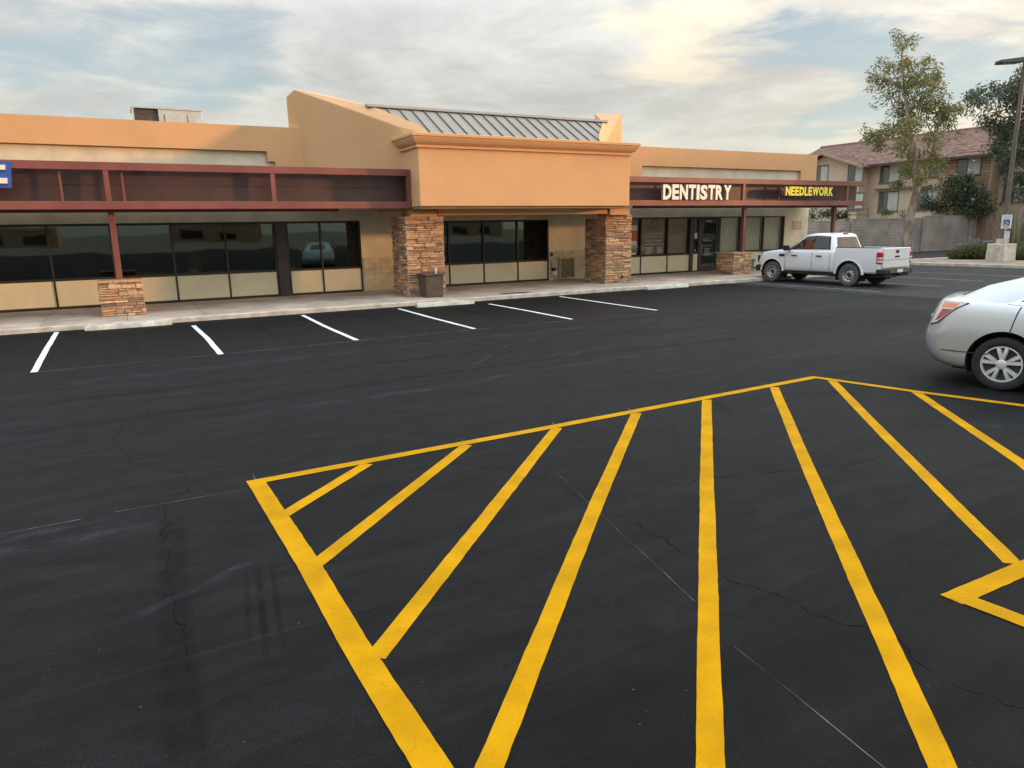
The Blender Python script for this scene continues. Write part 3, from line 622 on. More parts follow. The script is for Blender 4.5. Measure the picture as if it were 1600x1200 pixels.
# canopies -----------------------------------------------------------
def canopy(x0, x1, zb, zt, struts, thin, y=21.25, endcap=False):
    c = empty('canopy', ((x0+x1)/2, y, zb)); c.parent = mall; c.location = Vector(((x0+x1)/2, y, zb)) - W[mall]
    MB().box(x0, x1, y, y + 0.16, zt - 0.20, zt).build('top_beam', 'maroon_steel', c, bevel=0.008, bseg=1)
    MB().box(x0, x1, y, y + 0.16, zb, zb + 0.20).build('bottom_beam', 'maroon_steel', c, bevel=0.008, bseg=1)
    for s in struts: MB().box(s - 0.06, s + 0.06, y + 0.012, y + 0.15, zb + 0.201, zt - 0.201).build('strut', 'maroon_steel', c)
    for s in thin: MB().box(s - 0.025, s + 0.025, y + 0.16, y + 0.21, zb + 0.05, zt - 0.05).build('thin_strut', 'maroon_steel', c)
    xs = [x0] + [x0 + (x1 - x0) * i / max(1, round((x1 - x0) / 1.9)) for i in range(1, max(1, round((x1 - x0) / 1.9)) + 1)]
    for i, (a, b) in enumerate(zip(xs[:-1], xs[1:])):
        zm = zb + 0.55 * (zt - zb)
        MB().box(a - 0.01 * (i % 2), b + 0.01 * (i % 2), y + 0.46 + 0.003 * (i % 2), y + 0.50 - 0.001 * (i % 2), zb + 0.04, zm + 0.01).build('fascia_panel', 'maroon_panel', c)
        MB().box(a - 0.01 * (i % 2), b + 0.01 * (i % 2), y + 0.448 + 0.003 * (i % 2), y + 0.498 - 0.001 * (i % 2), zm, zt - 0.05).build('fascia_panel', 'maroon_panel', c)
    n = max(2, int((x1 - x0) / 2.4))
    for i in range(n + 1):
        xx = x0 + 0.04 + (x1 - x0 - 0.16) * i / n
        MB().box(xx, xx + 0.08, y + 0.161, y + 0.449, zt - 0.15, zt - 0.07).build('bracket', 'maroon_steel', c)
        MB().box(xx, xx + 0.08, y + 0.161, y + 0.449, zb + 0.06, zb + 0.14).build('bracket', 'maroon_steel', c)
    MB().box(x0, x1, y + 0.505, 24.455, zb + 0.10, zb + 0.26).build('soffit', 'maroon_panel', c)
    return c
cL = canopy(X_W0, BX0 - 0.004, 2.86, 4.02, (-3.9, 0.04, 4.12, BX0 - 0.07), (-0.97, 0.40, -6.0))
cR = canopy(BX1 + 0.004, 29.95, 2.93, 3.97, (22.40, 28.75), (18.75, 19.75, 20.75, 24.6, 25.55, 26.5))
# dark beam under the canopies
MB().box(X_W0, 6.1, 21.9, 22.05, 2.80, 2.957).build('canopy_beam', 'maroon_steel', mall)
MB().box(17.4, 29.7, 21.9, 22.05, 2.86, 3.027).build('canopy_beam', 'maroon_steel', mall)
for x, zt in ((0.04, 2.799), (23.2, 2.859), (28.85, 2.859)):
    MB().box(x - 0.075, x + 0.075, 21.9, 22.05, (1.0 if x < 28 else SWZ), zt).build('post', 'maroon_steel', mall, bevel=0.008, bseg=1)

# stone veneer -------------------------------------------------------
STONES = []        # (MB, weight, owner)
def stone_mb(face, u0, u1, z0, z1, base, depth):
    """a ledger stone on a face: face = (origin, udir, outward normal)"""
    O, U, Nn = face; g = 0.004
    j = lambda a: random.uniform(-a, a)
    def P(u, z, d): return O + U * u + Vector((0, 0, z)) + Nn * d
    c = min(0.014, (z1 - z0) * 0.22)
    tilt = j(0.012)
    back = [P(u0+g, z0+g, 0), P(u1-g, z0+g, 0), P(u1-g, z1-g, 0), P(u0+g, z1-g, 0)]
    d1 = depth - 0.012
    midr = [P(u0+g+j(.006), z0+g+j(.005), d1+j(.006)), P(u1-g+j(.006), z0+g+j(.005), d1+j(.006)), P(u1-g+j(.006), z1-g+j(.005), d1+j(.006)), P(u0+g+j(.006), z1-g+j(.005), d1+j(.006))]
    fr = [P(u0+g+c, z0+g+c, depth+j(.007)-tilt), P(u1-g-c, z0+g+c, depth+j(.007)-tilt), P(u1-g-c, z1-g-c, depth+j(.007)+tilt), P(u0+g+c, z1-g-c, depth+j(.007)+tilt)]
    tones = [(1.0,1.0,1.0),(1.18,1.05,0.95),(0.85,0.82,0.82),(1.25,1.15,1.02),(0.72,0.66,0.64),(1.1,0.92,0.78),(0.80,0.86,0.95),(1.35,1.32,1.22),(0.62,0.64,0.68),(1.2,1.22,1.2)]
    t = random.choice(tones); k = random.uniform(0.85, 1.12); t = tuple(x * k for x in t)
    mb = MB(); fs = [(3,2,1,0)]
    vs = back + midr + fr
    for r in (0, 4): fs += [(r+i, r+(i+1) % 4, r+4+(i+1) % 4, r+4+i) for i in range(4)]
    fs.append((8,9,10,11)); mb.add(vs, fs, t); return mb
def veneer(face, width, z0, z1, ch=(0.06, 0.125), ln=(0.16, 0.50)):
    out = []; z = z0
    while z < z1 - 0.02:
        h = random.uniform(*ch)
        if z + h > z1 - 0.03: h = z1 - z
        u = 0.0
        while u < width - 0.01:
            l = random.uniform(*ln)
            if u + l > width - 0.10: l = width - u
            if h > 0.085 and l > 0.2 and random.random() < 0.35:
                hh = h * random.uniform(0.4, 0.6)
                out.append((stone_mb(face, u, u+l, z, z+hh, 0, random.uniform(0.035, 0.075)), l*h)); out.append((stone_mb(face, u, u+l, z+hh, z+h, 0, random.uniform(0.035, 0.075)), l*h))
            else: out.append((stone_mb(face, u, u+l, z, z+h, 0, random.uniform(0.03, 0.08)), l*h))
            u += l
        z += h
    return out
def pier(name, x0, x1, y0, y1, z1, n_single, cap=False, dark_hole=None):
    e = empty(name, ((x0+x1)/2, (y0+y1)/2, SWZ)); e.parent = mall; e.location = W[e] - W[mall]
    MB().box(x0, x1, y0, y1, SWZ - 0.02, z1 - 0.01).build('core', 'grout', e)
    front = veneer((Vector((x0 - 0.05, y0, 0)), Vector((1,0,0)), Vector((0,-1,0))), x1 - x0 + 0.10, SWZ, z1)
    left = veneer((Vector((x0, y1, 0)), Vector((0,-1,0)), Vector((-1,0,0))), y1 - y0 + 0.05, SWZ, z1)
    right = veneer((Vector((x1, y0, 0)), Vector((0,1,0)), Vector((1,0,0))), y1 - y0, SWZ, z1)
    backs = veneer((Vector((x1, y1, 0)), Vector((-1,0,0)), Vector((0,1,0))), x1 - x0, SWZ, z1)
    pool = [(m_, w_, 2) for m_, w_ in front] + [(m_, w_, 1) for m_, w_ in left]
    pool.sort(key=lambda q: -(q[1] * (1.0 if q[2] == 2 else 0.55)))
    rest = MB()
    for i, (m_, w_, k_) in enumerate(pool):
        if i < n_single: m_.build('stone', 'stone', e)
        else:
            for f, t in zip(m_.f, m_.t): pass
            rest.add(m_.v, m_.f, 1.0); rest.t[-len(m_.f):] = m_.t
    for m_, w_ in right + backs: rest.add(m_.v, m_.f, 1.0); rest.t[-len(m_.f):] = m_.t
    o = rest.build('stone_veneer', 'stone', e); o['kind'] = 'stuff'
    if cap:
        n = max(2, round((x1 - x0 + 0.14) / 0.36)); ww = (x1 - x0 + 0.14) / n
        for i in range(n):
            mb = MB(); t = random.uniform(0.95, 1.25); mb.box(x0 - 0.07 + i*ww + 0.004, x0 - 0.07 + (i+1)*ww - 0.004, y0 - 0.07, y1 + 0.07, z1 + 0.001, z1 + 0.055 + random.uniform(0, 0.008), (t, t*0.93, t*0.82))
            mb.build('cap_stone', 'stone', e, bevel=0.01, bseg=1)
    return e
pier('stone_pillar', 8.08, 9.26, 21.45, 22.75, 2.62, 84)
pier('stone_pillar', 15.93, 17.02, 21.70, 23.0, 2.62, 78)
pier('post_base', -0.42, 0.50, 21.50, 22.42, 0.99, 62, cap=True)
pier('post_base', 22.72, 23.68, 21.95, 22.90, 0.99, 56, cap=True)
MB().lathe([(0.0, 0), (0.055, 0), (0.055, 0.03)], 16, 'y', (16.62, 21.60, 0.35)).build('pipe_hole', 'dark_opening', mall)

# storefronts --------------------------------------------------------
def storefront(name, x0, x1, zt, mullions, ztr, columns, panes_mat, ghost=(), depth=0.12, bottom=True):
    s = empty(name, ((x0+x1)/2, YW, SWZ)); s.parent = mall; s.location = W[s] - W[mall]
    y0, y1 = YW + 0.03, YW + 0.03 + depth; fw = 0.055
    xs = [x0] + list(mullions) + [x1]
    fr = MB()
    fr.box(x0, x1, y0, y1, zt - 0.07, zt - 0.002); fr.box(x0, x1, y0, y1, SWZ + 0.002, SWZ + 0.075)
    fr.box(x0, x1, y0 + 0.004, y1 - 0.004, ztr - 0.035, ztr + 0.035)
    fr.build('frame', 'bronze_frame', s)
    for x in xs:
        a, b = x - fw/2, x + fw/2
        a = max(a, x0); b = min(b, x1)
        if x == x0: b = x0 + fw
        if x == x1: a = x1 - fw
        MB().box(a, b, y0 - 0.012, y1 - 0.002, SWZ + 0.001, zt - 0.003).build('mullion', 'bronze_frame', s)
    for a, b in columns: MB().box(a, b, y0 - 0.05, y1, SWZ + 0.0005, zt - 0.001).build('column', 'bronze_column', s)
    for i, (a, b) in enumerate(zip(xs[:-1], xs[1:])):
        if any(c[0] <= a + 0.06 and c[1] >= b - 0.06 for c in columns): continue
        MB().box(a + fw/2, b - fw/2, y0 + 0.055, y0 + 0.067, ztr + 0.03, zt - 0.065).build('pane', panes_mat, s)
        MB().box(a + fw/2, b - fw/2, y0 + 0.012, y0 + 0.06, SWZ + 0.07, ztr - 0.03).build('lower_panel', 'panel_cream', s)
    return s
sL = storefront('storefront', X_W0, 7.56, WT, (-7.9, -6.35, -4.75, -3.2, -1.63, -0.05, 1.60, 3.15, 4.66, 5.08, 6.18), 0.965, ((4.70, 5.04),), 'shop_glass')
sC = storefront('storefront', 10.60, 15.24, 2.52, (10.90, 12.34, 13.83), 0.93, (), 'shop_glass')
sR = storefront('storefront', 18.4, 22.85, 2.56, (19.93, 21.42), 0.93, ((22.70, 22.849),), 'clear_glass')
sR2 = storefront('storefront', 24.50, 28.76, 2.58, (25.82, 27.35), 0.93, (), 'clear_glass')
# slatted blinds and film behind the right hand panes
for i, (a, b, m_) in enumerate(((18.45, 19.90, 'blind_tan'), (19.96, 21.39, 'blind_tan'), (21.45, 22.68, 'blind_tan'), (24.56, 25.79, 'blind_white'), (25.85, 27.32, 'blind_white'), (27.38, 28.70, 'blind_white'))):
    bl = MB(); n = 16 if m_ == 'blind_white' else 1
    for k in range(n):
        xa = a + (b - a) * k / n; xb = a + (b - a) * (k + 1) / n
        bl.add([(xa, YW + 0.22, 0.98), (xb, YW + 0.22 + (0.02 if n > 1 else 0), 0.98), (xb, YW + 0.22 + (0.02 if n > 1 else 0), 2.5), (xa, YW + 0.22, 2.5)], [(0,1,2,3)])
    bl.build('blind', m_, sR if i < 3 else sR2)
# interior furniture shapes behind the dark left windows: plain counters and columns
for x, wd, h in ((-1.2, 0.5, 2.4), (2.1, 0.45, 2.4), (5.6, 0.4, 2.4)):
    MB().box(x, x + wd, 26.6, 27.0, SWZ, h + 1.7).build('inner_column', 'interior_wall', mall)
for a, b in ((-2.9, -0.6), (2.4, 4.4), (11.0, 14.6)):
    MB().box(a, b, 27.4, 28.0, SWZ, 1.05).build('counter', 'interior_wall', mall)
# pale column and plaster strip on the centre wall / block courses beside pillars
def blocks(x0, x1, z0, z1, h=0.195):
    z = z0; r = 0
    while z < z1 - 0.05:
        u = x0 - (0.2 if r % 2 else 0.0)
        while u < x1 - 0.02:
            a, b = max(u, x0), min(u + 0.40, x1)
            if b - a > 0.05:
                t = random.uniform(0.93, 1.05); pr = 0.035 if r in (0, 4) else 0.022
                MB().box(a + 0.004, b - 0.004, YW - pr, YW + 0.002, z + (0.014 if r in (1, 5) else 0.004), z + h - 0.004, t).build('block', 'block_cream', mall, bevel=0.005, bseg=1)
            u += 0.40
        z += h; r += 1
blocks(7.60, 10.58, SWZ, 1.30)
blocks(15.28, 18.36, SWZ, 1.30)

# door and sidelight ------------------------------------------------
dr = empty('door', (23.7, YW, SWZ)); dr.parent = mall; dr.location = W[dr] - W[mall]
fr = MB()
for a, b in ((22.86, 22.93), (23.22, 23.33), (24.43, 24.495)): fr.box(a, b, YW + 0.02, YW + 0.15, SWZ + 0.001, 2.56)
fr.box(22.93, 24.43, YW + 0.025, YW + 0.145, 2.44, 2.555); fr.build('door_frame', 'bronze_frame', dr)
lf = MB(); lf.box(23.34, 24.42, YW + 0.05, YW + 0.10, SWZ + 0.01, 0.36); lf.box(23.34, 24.42, YW + 0.05, YW + 0.10, 2.30, 2.43); lf.box(23.34, 23.45, YW + 0.051, YW + 0.099, 0.361, 2.299); lf.box(24.31, 24.42, YW + 0.051, YW + 0.099, 0.361, 2.299)
lf.build('door_leaf', 'bronze_frame', dr)
MB().box(23.451, 24.309, YW + 0.07, YW + 0.08, 0.361, 2.299).build('pane', 'shop_glass', dr)
MB().box(22.931, 23.219, YW + 0.07, YW + 0.08, 0.99, 2.44).build('pane', 'shop_glass', dr)
MB().box(22.94, 23.21, YW + 0.04, YW + 0.09, SWZ + 0.05, 0.92).build('lower_panel', 'panel_cream', dr)
MB().box(22.931, 23.219, YW + 0.04, YW + 0.10, 0.921, 0.989).build('rail', 'bronze_frame', dr)
MB().tube([(23.40, YW + 0.05, 1.0), (23.40, YW - 0.01, 1.0), (23.40, YW - 0.01, 1.35), (23.40, YW + 0.05, 1.35)], 0.013, 8).build('handle', 'galvanised', dr)
MB().box(23.0, 23.18, YW + 0.058, YW + 0.066, 1.60, 1.85).build('notice', 'poster_white', dr)
MB().box(23.03, 23.13, YW + 0.058, YW + 0.066, 1.06, 1.10).build('notice', 'poster_white', dr)
wall_text('number', '944', 23.66, 2.325, 0.36, 0.09, YW + 0.048, 'white_letter', dr)
for i, (t, x, z, w_, h_) in enumerate((('HOURS BY', 23.50, 1.55, 0.42, 0.055), ('APPOINTMENT', 23.52, 1.46, 0.60, 0.055), ('DENTISTRY', 23.54, 1.245, 0.54, 0.05))):
    wall_text('door_lettering', t, x, z, w_, h_, YW + 0.068, 'frosted_print', dr)
for i in range(5): MB().box(23.62 + 0.03 * (i % 2), 23.62 + 0.40 - 0.05 * (i % 3), YW + 0.066, YW + 0.0685, 1.14 - i * 0.075, 1.16 - i * 0.075).build('door_lettering', 'frosted_print', dr)
# lettering and tooth emblem on the practice's window
def tooth():
    pts = [(-.15,.20),(-.08,.27),(0,.23),(.08,.27),(.16,.20),(.17,.08),(.11,-.05),(.08,-.22),(.03,-.20),(.0,-.06),(-.04,-.20),(-.08,-.22),(-.11,-.05),(-.16,.08)]
    cx, cz = 20.68, 2.22; p3 = [(cx + a, YW + 0.083, cz + b) for a, b in pts]; p3i = [(cx + a*0.8, YW + 0.083, cz + 0.01 + b*0.8) for a, b in pts]
    n = len(pts); MB().add(p3 + p3i, [(i, (i+1) % n, n + (i+1) % n, n + i) for i in range(n)]).build('tooth_emblem', 'bronze_column', sR)
tooth()
for t, x, z, w_, h_ in (('DR. THARES', 20.28, 1.82, 0.80, 0.095), ('602 263-0906', 20.26, 1.50, 0.84, 0.095)):
    wall_text('window_lettering', t, x, z, w_, h_, YW + 0.082, 'frosted_print', sR)
MB().box(20.20, 21.18, YW + 0.079, YW + 0.082, 1.74, 1.755).build('window_lettering', 'frosted_print', sR)
MB().box(20.16, 21.22, YW + 0.079, YW + 0.082, 1.40, 1.425).build('window_lettering', 'frosted_print', sR)
for i in range(6):
    MB().box(20.22, 20.62 - 0.06 * (i % 3), YW + 0.079, YW + 0.082, 1.27 - i * 0.05, 1.292 - i * 0.05).build('window_lettering', 'frosted_print', sR)
    MB().box(20.84 + 0.04 * (i % 2), 21.18, YW + 0.079, YW + 0.082, 1.27 - i * 0.05, 1.292 - i * 0.05).build('window_lettering', 'frosted_print', sR)
# poster in the window half hidden by the pillar
po = empty('window_poster', (19.4, YW, 1.1), 'orange and white window poster with a red curl beside the stone pillar', 'poster')
MB().box(19.12, 19.74, YW + 0.076, YW + 0.082, 1.58, 2.02).build('orange_field', 'poster_orange', po)
MB().box(19.12, 19.74, YW + 0.076, YW + 0.082, 2.021, 2.24).build('white_header', 'poster_white', po)
MB().box(19.12, 19.74, YW + 0.076, YW + 0.082, 1.40, 1.579).build('white_footer', 'poster_white', po)
sw = [(19.2 + 0.30 * math.cos(a), YW + 0.0735, 1.80 + 0.15 * math.sin(a)) for a in [R(200 - i * 28) for i in range(9)]]
MB().tube(sw, [0.02, 0.035, 0.05, 0.055, 0.055, 0.05, 0.04, 0.03, 0.015], 6).build('red_curl', 'poster_red', po)
no = MB().box(19.12, 19.70, YW + 0.076, YW + 0.082, 0.99, 1.09).build('window_notice', 'poster_white'); tag(no, 'small white notice taped low in the pane beside the stone pillar', 'notice')

# ------------------------------------------------------------------ signs
def letters(root, txt, x0, x1, z0, z1, y, face_m, depth, bold, side_m, widths=None):
    wd = {'I': 0.36, 'E': 0.80, 'L': 0.74, 'S': 0.88, 'T': 0.86, 'W': 1.35, 'O': 1.05, 'D': 0.98, 'N': 0.98, 'R': 0.94, 'K': 0.94, 'Y': 0.96}
    gap = 0.10; tot = sum(wd[c] for c in txt) + gap * (len(txt) - 1); k = (x1 - x0) / tot; x = x0
    for c in txt:
        vs, fs = text_mesh(c, wd[c] * k, z1 - z0, 0.5, bold)
        dz = random.uniform(-0.004, 0.004)
        mb = MB(); mb.add([(x + a, y - (cc + 0.5) * depth, z0 + b + dz) for a, b, cc in vs], fs)
        o = mb.build('letter', face_m, root)
        o.data.materials.append(MATS[side_m])
        for p in o.data.polygons:
            if abs(p.normal.y) < 0.7: p.material_index = 1
        x += (wd[c] + gap) * k
sd = empty('dentistry_sign', (19.85, 21.2, 3.15), 'large white raised capital letters reading DENTISTRY on the maroon canopy', 'sign')
letters(sd, 'DENTISTRY', 18.10, 21.56, 3.15, 3.70, 21.245, 'white_letter', 0.11, 0.042, 'letter_side')
sn = empty('needlework_sign', (26.1, 21.2, 3.3), 'smaller yellow raised capital letters reading NEEDLEWORK on the maroon canopy end', 'sign')
letters(sn, 'NEEDLEWORK', 24.66, 27.62, 3.33, 3.69, 21.245, 'yellow_letter', 0.10, 0.042, 'letter_side')
emb = MB(); emb.lathe([(0.0,0),(0.09,0),(0.12,0.05),(0.13,0.22),(0.10,0.26),(0.12,0.30),(0.0,0.30)], 10, 'z', (24.38, 21.2, 3.36)); emb.build('thimble_emblem', 'maroon_panel', sn, smooth=True)
se = empty('blue_letter_sign', (-2.3, 21.2, 3.4), 'white capital E on a blue backing, cut off by the left edge of the photo', 'sign')
def E_shape(x0, x1, z0, z1, t, y0, y1, sh):
    pts = [(x0,z0),(x1,z0),(x1,z0+t),(x0+t,z0+t),(x0+t,(z0+z1)/2-t/2),(x1-0.02,(z0+z1)/2-t/2),(x1-0.02,(z0+z1)/2+t/2),(x0+t,(z0+z1)/2+t/2),(x0+t,z1-t),(x1,z1-t),(x1,z1),(x0,z1)]
    return [(x + (z - z0) * sh, y0, z) for x, z in pts], (0, y1 - y0, 0)
p_, d_ = E_shape(-2.66, -1.99, 3.41, 3.94, 0.16, 21.20, 21.245, 0.10); 
MB().prism([(-2.72,21.16,3.36),(-1.97,21.16,3.36),(-1.90,21.16,3.97),(-2.65,21.16,3.97)], (0, 0.085, 0)).build('blue_backing', 'blue_sign', se, fix=True)
for (za, zb) in ((3.46, 3.585), (3.615, 3.74) , (3.775, 3.885)):
    if za == 3.615: continue
    MB().prism([(-2.60,21.10,za),(-2.035,21.10,za),(-2.02,21.10,zb),(-2.585,21.10,zb)], (0, 0.058, 0)).build('letter_bar', 'white_letter', se, fix=True)
MB().box(-2.60, -2.44, 21.101, 21.157, 3.47, 3.87).build('letter_stem', 'white_letter', se)

# ------------------------------------------------------------------ roof equipment
ac = empty('rooftop_unit', (2.1, 28.6, 4.98), 'grey rooftop air conditioner with a dark coil end above the left wing', 'air conditioner')
MB().box(1.9, 3.22, 28.0, 29.3, 4.99, 6.36).build('cabinet', 'galvanised', ac, bevel=0.015)
MB().box(1.12, 1.898, 28.06, 29.24, 4.99, 6.33).build('coil', 'coil_dark', ac)
MB().box(1.05, 3.24, 27.97, 29.33, 6.362, 6.41).build('top_lid', 'galvanised', ac)
for x in (1.06, 1.86): MB().box(x, x + 0.06, 27.985, 28.055, 4.99, 6.36).build('corner_post', 'galvanised', ac)
for x in (2.03, 2.75): MB().box(x, x + 0.02, 27.985, 27.999, 5.6, 6.2).build('panel_seam', 'roof_seam', ac)
MB().add([(3.222,28.1,5.0),(3.222,29.2,5.0),(3.222,29.2,6.1),(3.222,28.1,6.1),(3.42,28.1,5.0),(3.42,29.2,5.0),(3.34,29.2,5.98),(3.34,28.1,5.98)],[(0,1,5,4),(3,7,6,2),(4,5,6,7),(0,4,7,3),(1,2,6,5)]).build('hood', 'galvanised', ac)
rv = empty('roof_duct', (22.9, 29.5, 4.98), 'low grey roof duct just showing over the right wing parapet beside the cornice', 'duct')
MB().box(22.3, 23.9, 28.0, 30.0, 4.99, 5.86).build('duct_body', 'galvanised', rv, bevel=0.02); MB().box(22.25, 23.95, 27.95, 30.05, 5.861, 5.92).build('duct_lid', 'galvanised', rv)

# ------------------------------------------------------------------ small things by the shops
bn = empty('litter_bin', (8.68, 21.1, SWZ), 'square brown litter bin with flat lid in front of the stone pillar', 'bin')
mb = MB(); a, b = 0.28, 0.32
mb.add([(8.68-a,21.1-a,SWZ),(8.68+a,21.1-a,SWZ),(8.68+a,21.1+a,SWZ),(8.68-a,21.1+a,SWZ),(8.68-b,21.1-b,0.80),(8.68+b,21.1-b,0.80),(8.68+b,21.1+b,0.80),(8.68-b,21.1+b,0.80)],[(0,3,2,1),(4,5,6,7),(0,1,5,4),(1,2,6,5),(2,3,7,6),(3,0,4,7)])
mb.build('bin_body', 'bin_brown', bn, bevel=0.03); MB().box(8.68-0.35, 8.68+0.35, 21.1-0.35, 21.1+0.35, 0.802, 0.86).build('lid', 'bin_brown', bn, bevel=0.015)
MB().box(8.68-0.25, 8.68+0.25, 21.1-0.25, 21.1+0.25, SWZ - 0.001, SWZ + 0.012).build('foot', 'black_plastic', bn)
cp = MB(); cp.lathe([(0.0,0),(0.03,0),(0.042,0.15),(0.045,0.15),(0.045,0.165),(0.0,0.168)], 16, 'z', (8.80, 20.98, 0.861)); tag(cp.build('paper_cup', 'cup_white', smooth=True), 'white paper cup left on the lid of the brown litter bin', 'cup')
def wheel_stop(x0, x1, y, label):
    e = empty('wheel_stop', ((x0+x1)/2, y, 0), label, 'wheel stop', 'concrete wheel stops along the kerb')
    n = 14; pr = [(-0.125,0),(-0.115,0.05),(-0.075,0.125),(0.075,0.125),(0.115,0.05),(0.125,0)]; vs = []
    for i in range(n + 1):
        x = x0 + (x1 - x0) * i / n; k = 0.72 if i in (0, n) else 1.0; 
        for py, pz in pr: vs.append((x + random.uniform(-0.01, 0.01), y + py * k + random.uniform(-0.007, 0.007), max(0, pz * (0.80 if i in (0, n) else 1) + (random.uniform(-0.010, 0.004) if pz > 0 else 0))))
    m = len(pr); fs = [(i*m+j, (i+1)*m+j, (i+1)*m+j+1, i*m+j+1) for i in range(n) for j in range(m-1)] + [tuple(range(m)), tuple(range(n*m, n*m+m))[::-1]]
    MB().add(vs, fs).build('stop_body', 'concrete_stop', e, fix=True, smooth=True, angle=25)
    for x in (x0 + 0.35, x1 - 0.35): MB().lathe([(0.0,0.002),(0.018,0.002),(0.018,0.0)], 10, 'z', (x, y, 0.128)).build('pin', 'grate_iron', e)
wheel_stop(-0.84, 1.05, 19.70, 'pale concrete wheel stop below the left stone post base')
wheel_stop(7.52, 9.36, 19.48, 'pale concrete wheel stop nearest the brown litter bin')
wheel_stop(16.30, 18.20, 19.80, 'pale concrete wheel stop between the right stone pillar and the white pickup')
# cooler grille and meter boxes on the wall by the right pillar
vt = empty('wall_vent', (16.05, 24.5, 0.2), 'tan framed louvre vent on the cream wall left of the right stone pillar', 'vent')
f = MB(); x0, x1, z0, z1 = 15.66, 16.42, 0.15, 1.02
f.box(x0, x1, 24.46, 24.56, z1 - 0.06, z1); f.box(x0, x1, 24.46, 24.56, z0, z0 + 0.06); f.box(x0, x0 + 0.06, 24.461, 24.559, z0 + 0.061, z1 - 0.061); f.box(x1 - 0.06, x1, 24.461, 24.559, z0 + 0.061, z1 - 0.061); f.build('vent_frame', 'vent_frame', vt)
for i in range(11):
    z = z0 + 0.065 + i * 0.068
    MB().add([(x0+.062,24.48,z),(x1-.062,24.48,z),(x1-.062,24.54,z+.06),(x0+.062,24.54,z+.06),(x0+.062,24.49,z-.004),(x1-.062,24.49,z-.004),(x1-.062,24.55,z+.056),(x0+.062,24.55,z+.056)],[(0,1,2,3),(7,6,5,4),(0,4,5,1),(1,5,6,2),(2,6,7,3),(3,7,4,0)]).build('slat', 'vent_tan', vt)
mt = empty('meter_box', (15.45, 24.5, 0.2), 'small stacked utility boxes with a black opening beside the tan vent', 'utility box')
MB().box(15.31, 15.60, 24.50, 24.56, 0.62, 0.96).build('upper_box', 'vent_frame', mt, bevel=0.01, bseg=1)
MB().box(15.33, 15.47, 24.47, 24.555, 0.50, 0.615).build('opening', 'dark_opening', mt)
MB().box(15.34, 15.54, 24.44, 24.555, 0.32, 0.49).build('white_box', 'panel_cream', mt, bevel=0.01, bseg=1)
MB().tube([(15.42, 24.50, 0.318), (15.42, 24.50, 0.20), (15.55, 24.50, 0.20)], 0.022, 8).build('pipe', 'vent_frame', mt)
MB().box(15.30, 15.38, 24.50, 24.56, 1.08, 1.22).build('switch', 'bronze_column', mt)
nt_ = empty('wall_notice', (29.6, 24.6, 1.9), 'faded pinkish painted notice on the cream end wall above the pickup bonnet', 'notice')
MB().box(29.26, 29.95, YW - 0.012, YW - 0.001, 1.90, 2.30).build('board', 'faded_red', nt_)
for i in range(3): MB().box(29.34, 29.87, YW - 0.0145, YW - 0.0125, 2.20 - i * 0.10, 2.235 - i * 0.10).build('line', 'stucco_cream', nt_)
pt = empty('plant_pot', (25.75, 23.9, SWZ), 'teal glazed plant pot beside the right stone post base', 'plant pot')
MB().lathe([(0.0,0),(0.15,0),(0.17,0.03),(0.235,0.42),(0.26,0.44),(0.26,0.50),(0.22,0.50),(0.21,0.42),(0.0,0.42)], 24, 'z', (25.75, 23.9, SWZ)).build('pot_body', 'pot_teal', pt, smooth=True)
MB().lathe([(0.0,0.43),(0.205,0.43)], 24, 'z', (25.75, 23.9, SWZ)).build('potting_soil', 'soil', pt)

# ================================================================== VEHICLES
def ring(levels, cap=True):
    """levels: half outlines (y >= 0) from rear centre to front centre -> closed shell"""
    n = len(levels[0]); rs = 2 * n - 2; vs = []; fs = []
    for L in levels:
        vs += [Vector(p) for p in L] + [Vector((p[0], -p[1], p[2])) for p in L[-2:0:-1]]
    for k in range(len(levels) - 1):
        for i in range(rs):
            j = (i + 1) % rs; fs.append((k*rs + i, (k+1)*rs + i, (k+1)*rs + j, k*rs + j))
    def cp(k, flip):
        b = k * rs; out = []
        mir = lambda i: i if i in (0, n-1) else rs - i
        for i in range(n - 1):
            q = [b + i, b + i + 1, b + mir(i+1), b + mir(i)]; q2 = []
            for x in q:
                if x not in q2: q2.append(x)
            out.append(tuple(q2[::-1] if flip else q2))
        return out
    if cap: fs += cp(0, False) + cp(len(levels) - 1, True)
    return vs, fs
def outline(xr, xf, w, zf, cr, cf, side, wfun=lambda x: 1.0, ny=1.0):
    A = (0.0, 0.38, 0.66, 0.84, 0.95); pts = []
    for a in A: pts.append((xr + cr * (1 - math.sqrt(max(0, 1 - a ** 2.4))), w * a * wfun(xr + cr)))
    for x in side: pts.append((min(max(x, xr + cr), xf - cf), w * wfun(x)))
    for a in A[::-1]: pts.append((xf - cf * (1 - math.sqrt(max(0, 1 - a ** 2.4))), w * a * wfun(xf - cf)))
    return [(x, y, zf(x)) for x, y in pts]
def surf(levels, i, k):
    i0 = min(int(i), len(levels[0]) - 2); k0 = min(int(k), len(levels) - 2); fi, fk = i - i0, k - k0
    P = lambda a, b: Vector(levels[b][a])
    return (P(i0,k0)*(1-fi) + P(i0+1,k0)*fi)*(1-fk) + (P(i0,k0+1)*(1-fi) + P(i0+1,k0+1)*fi)*fk
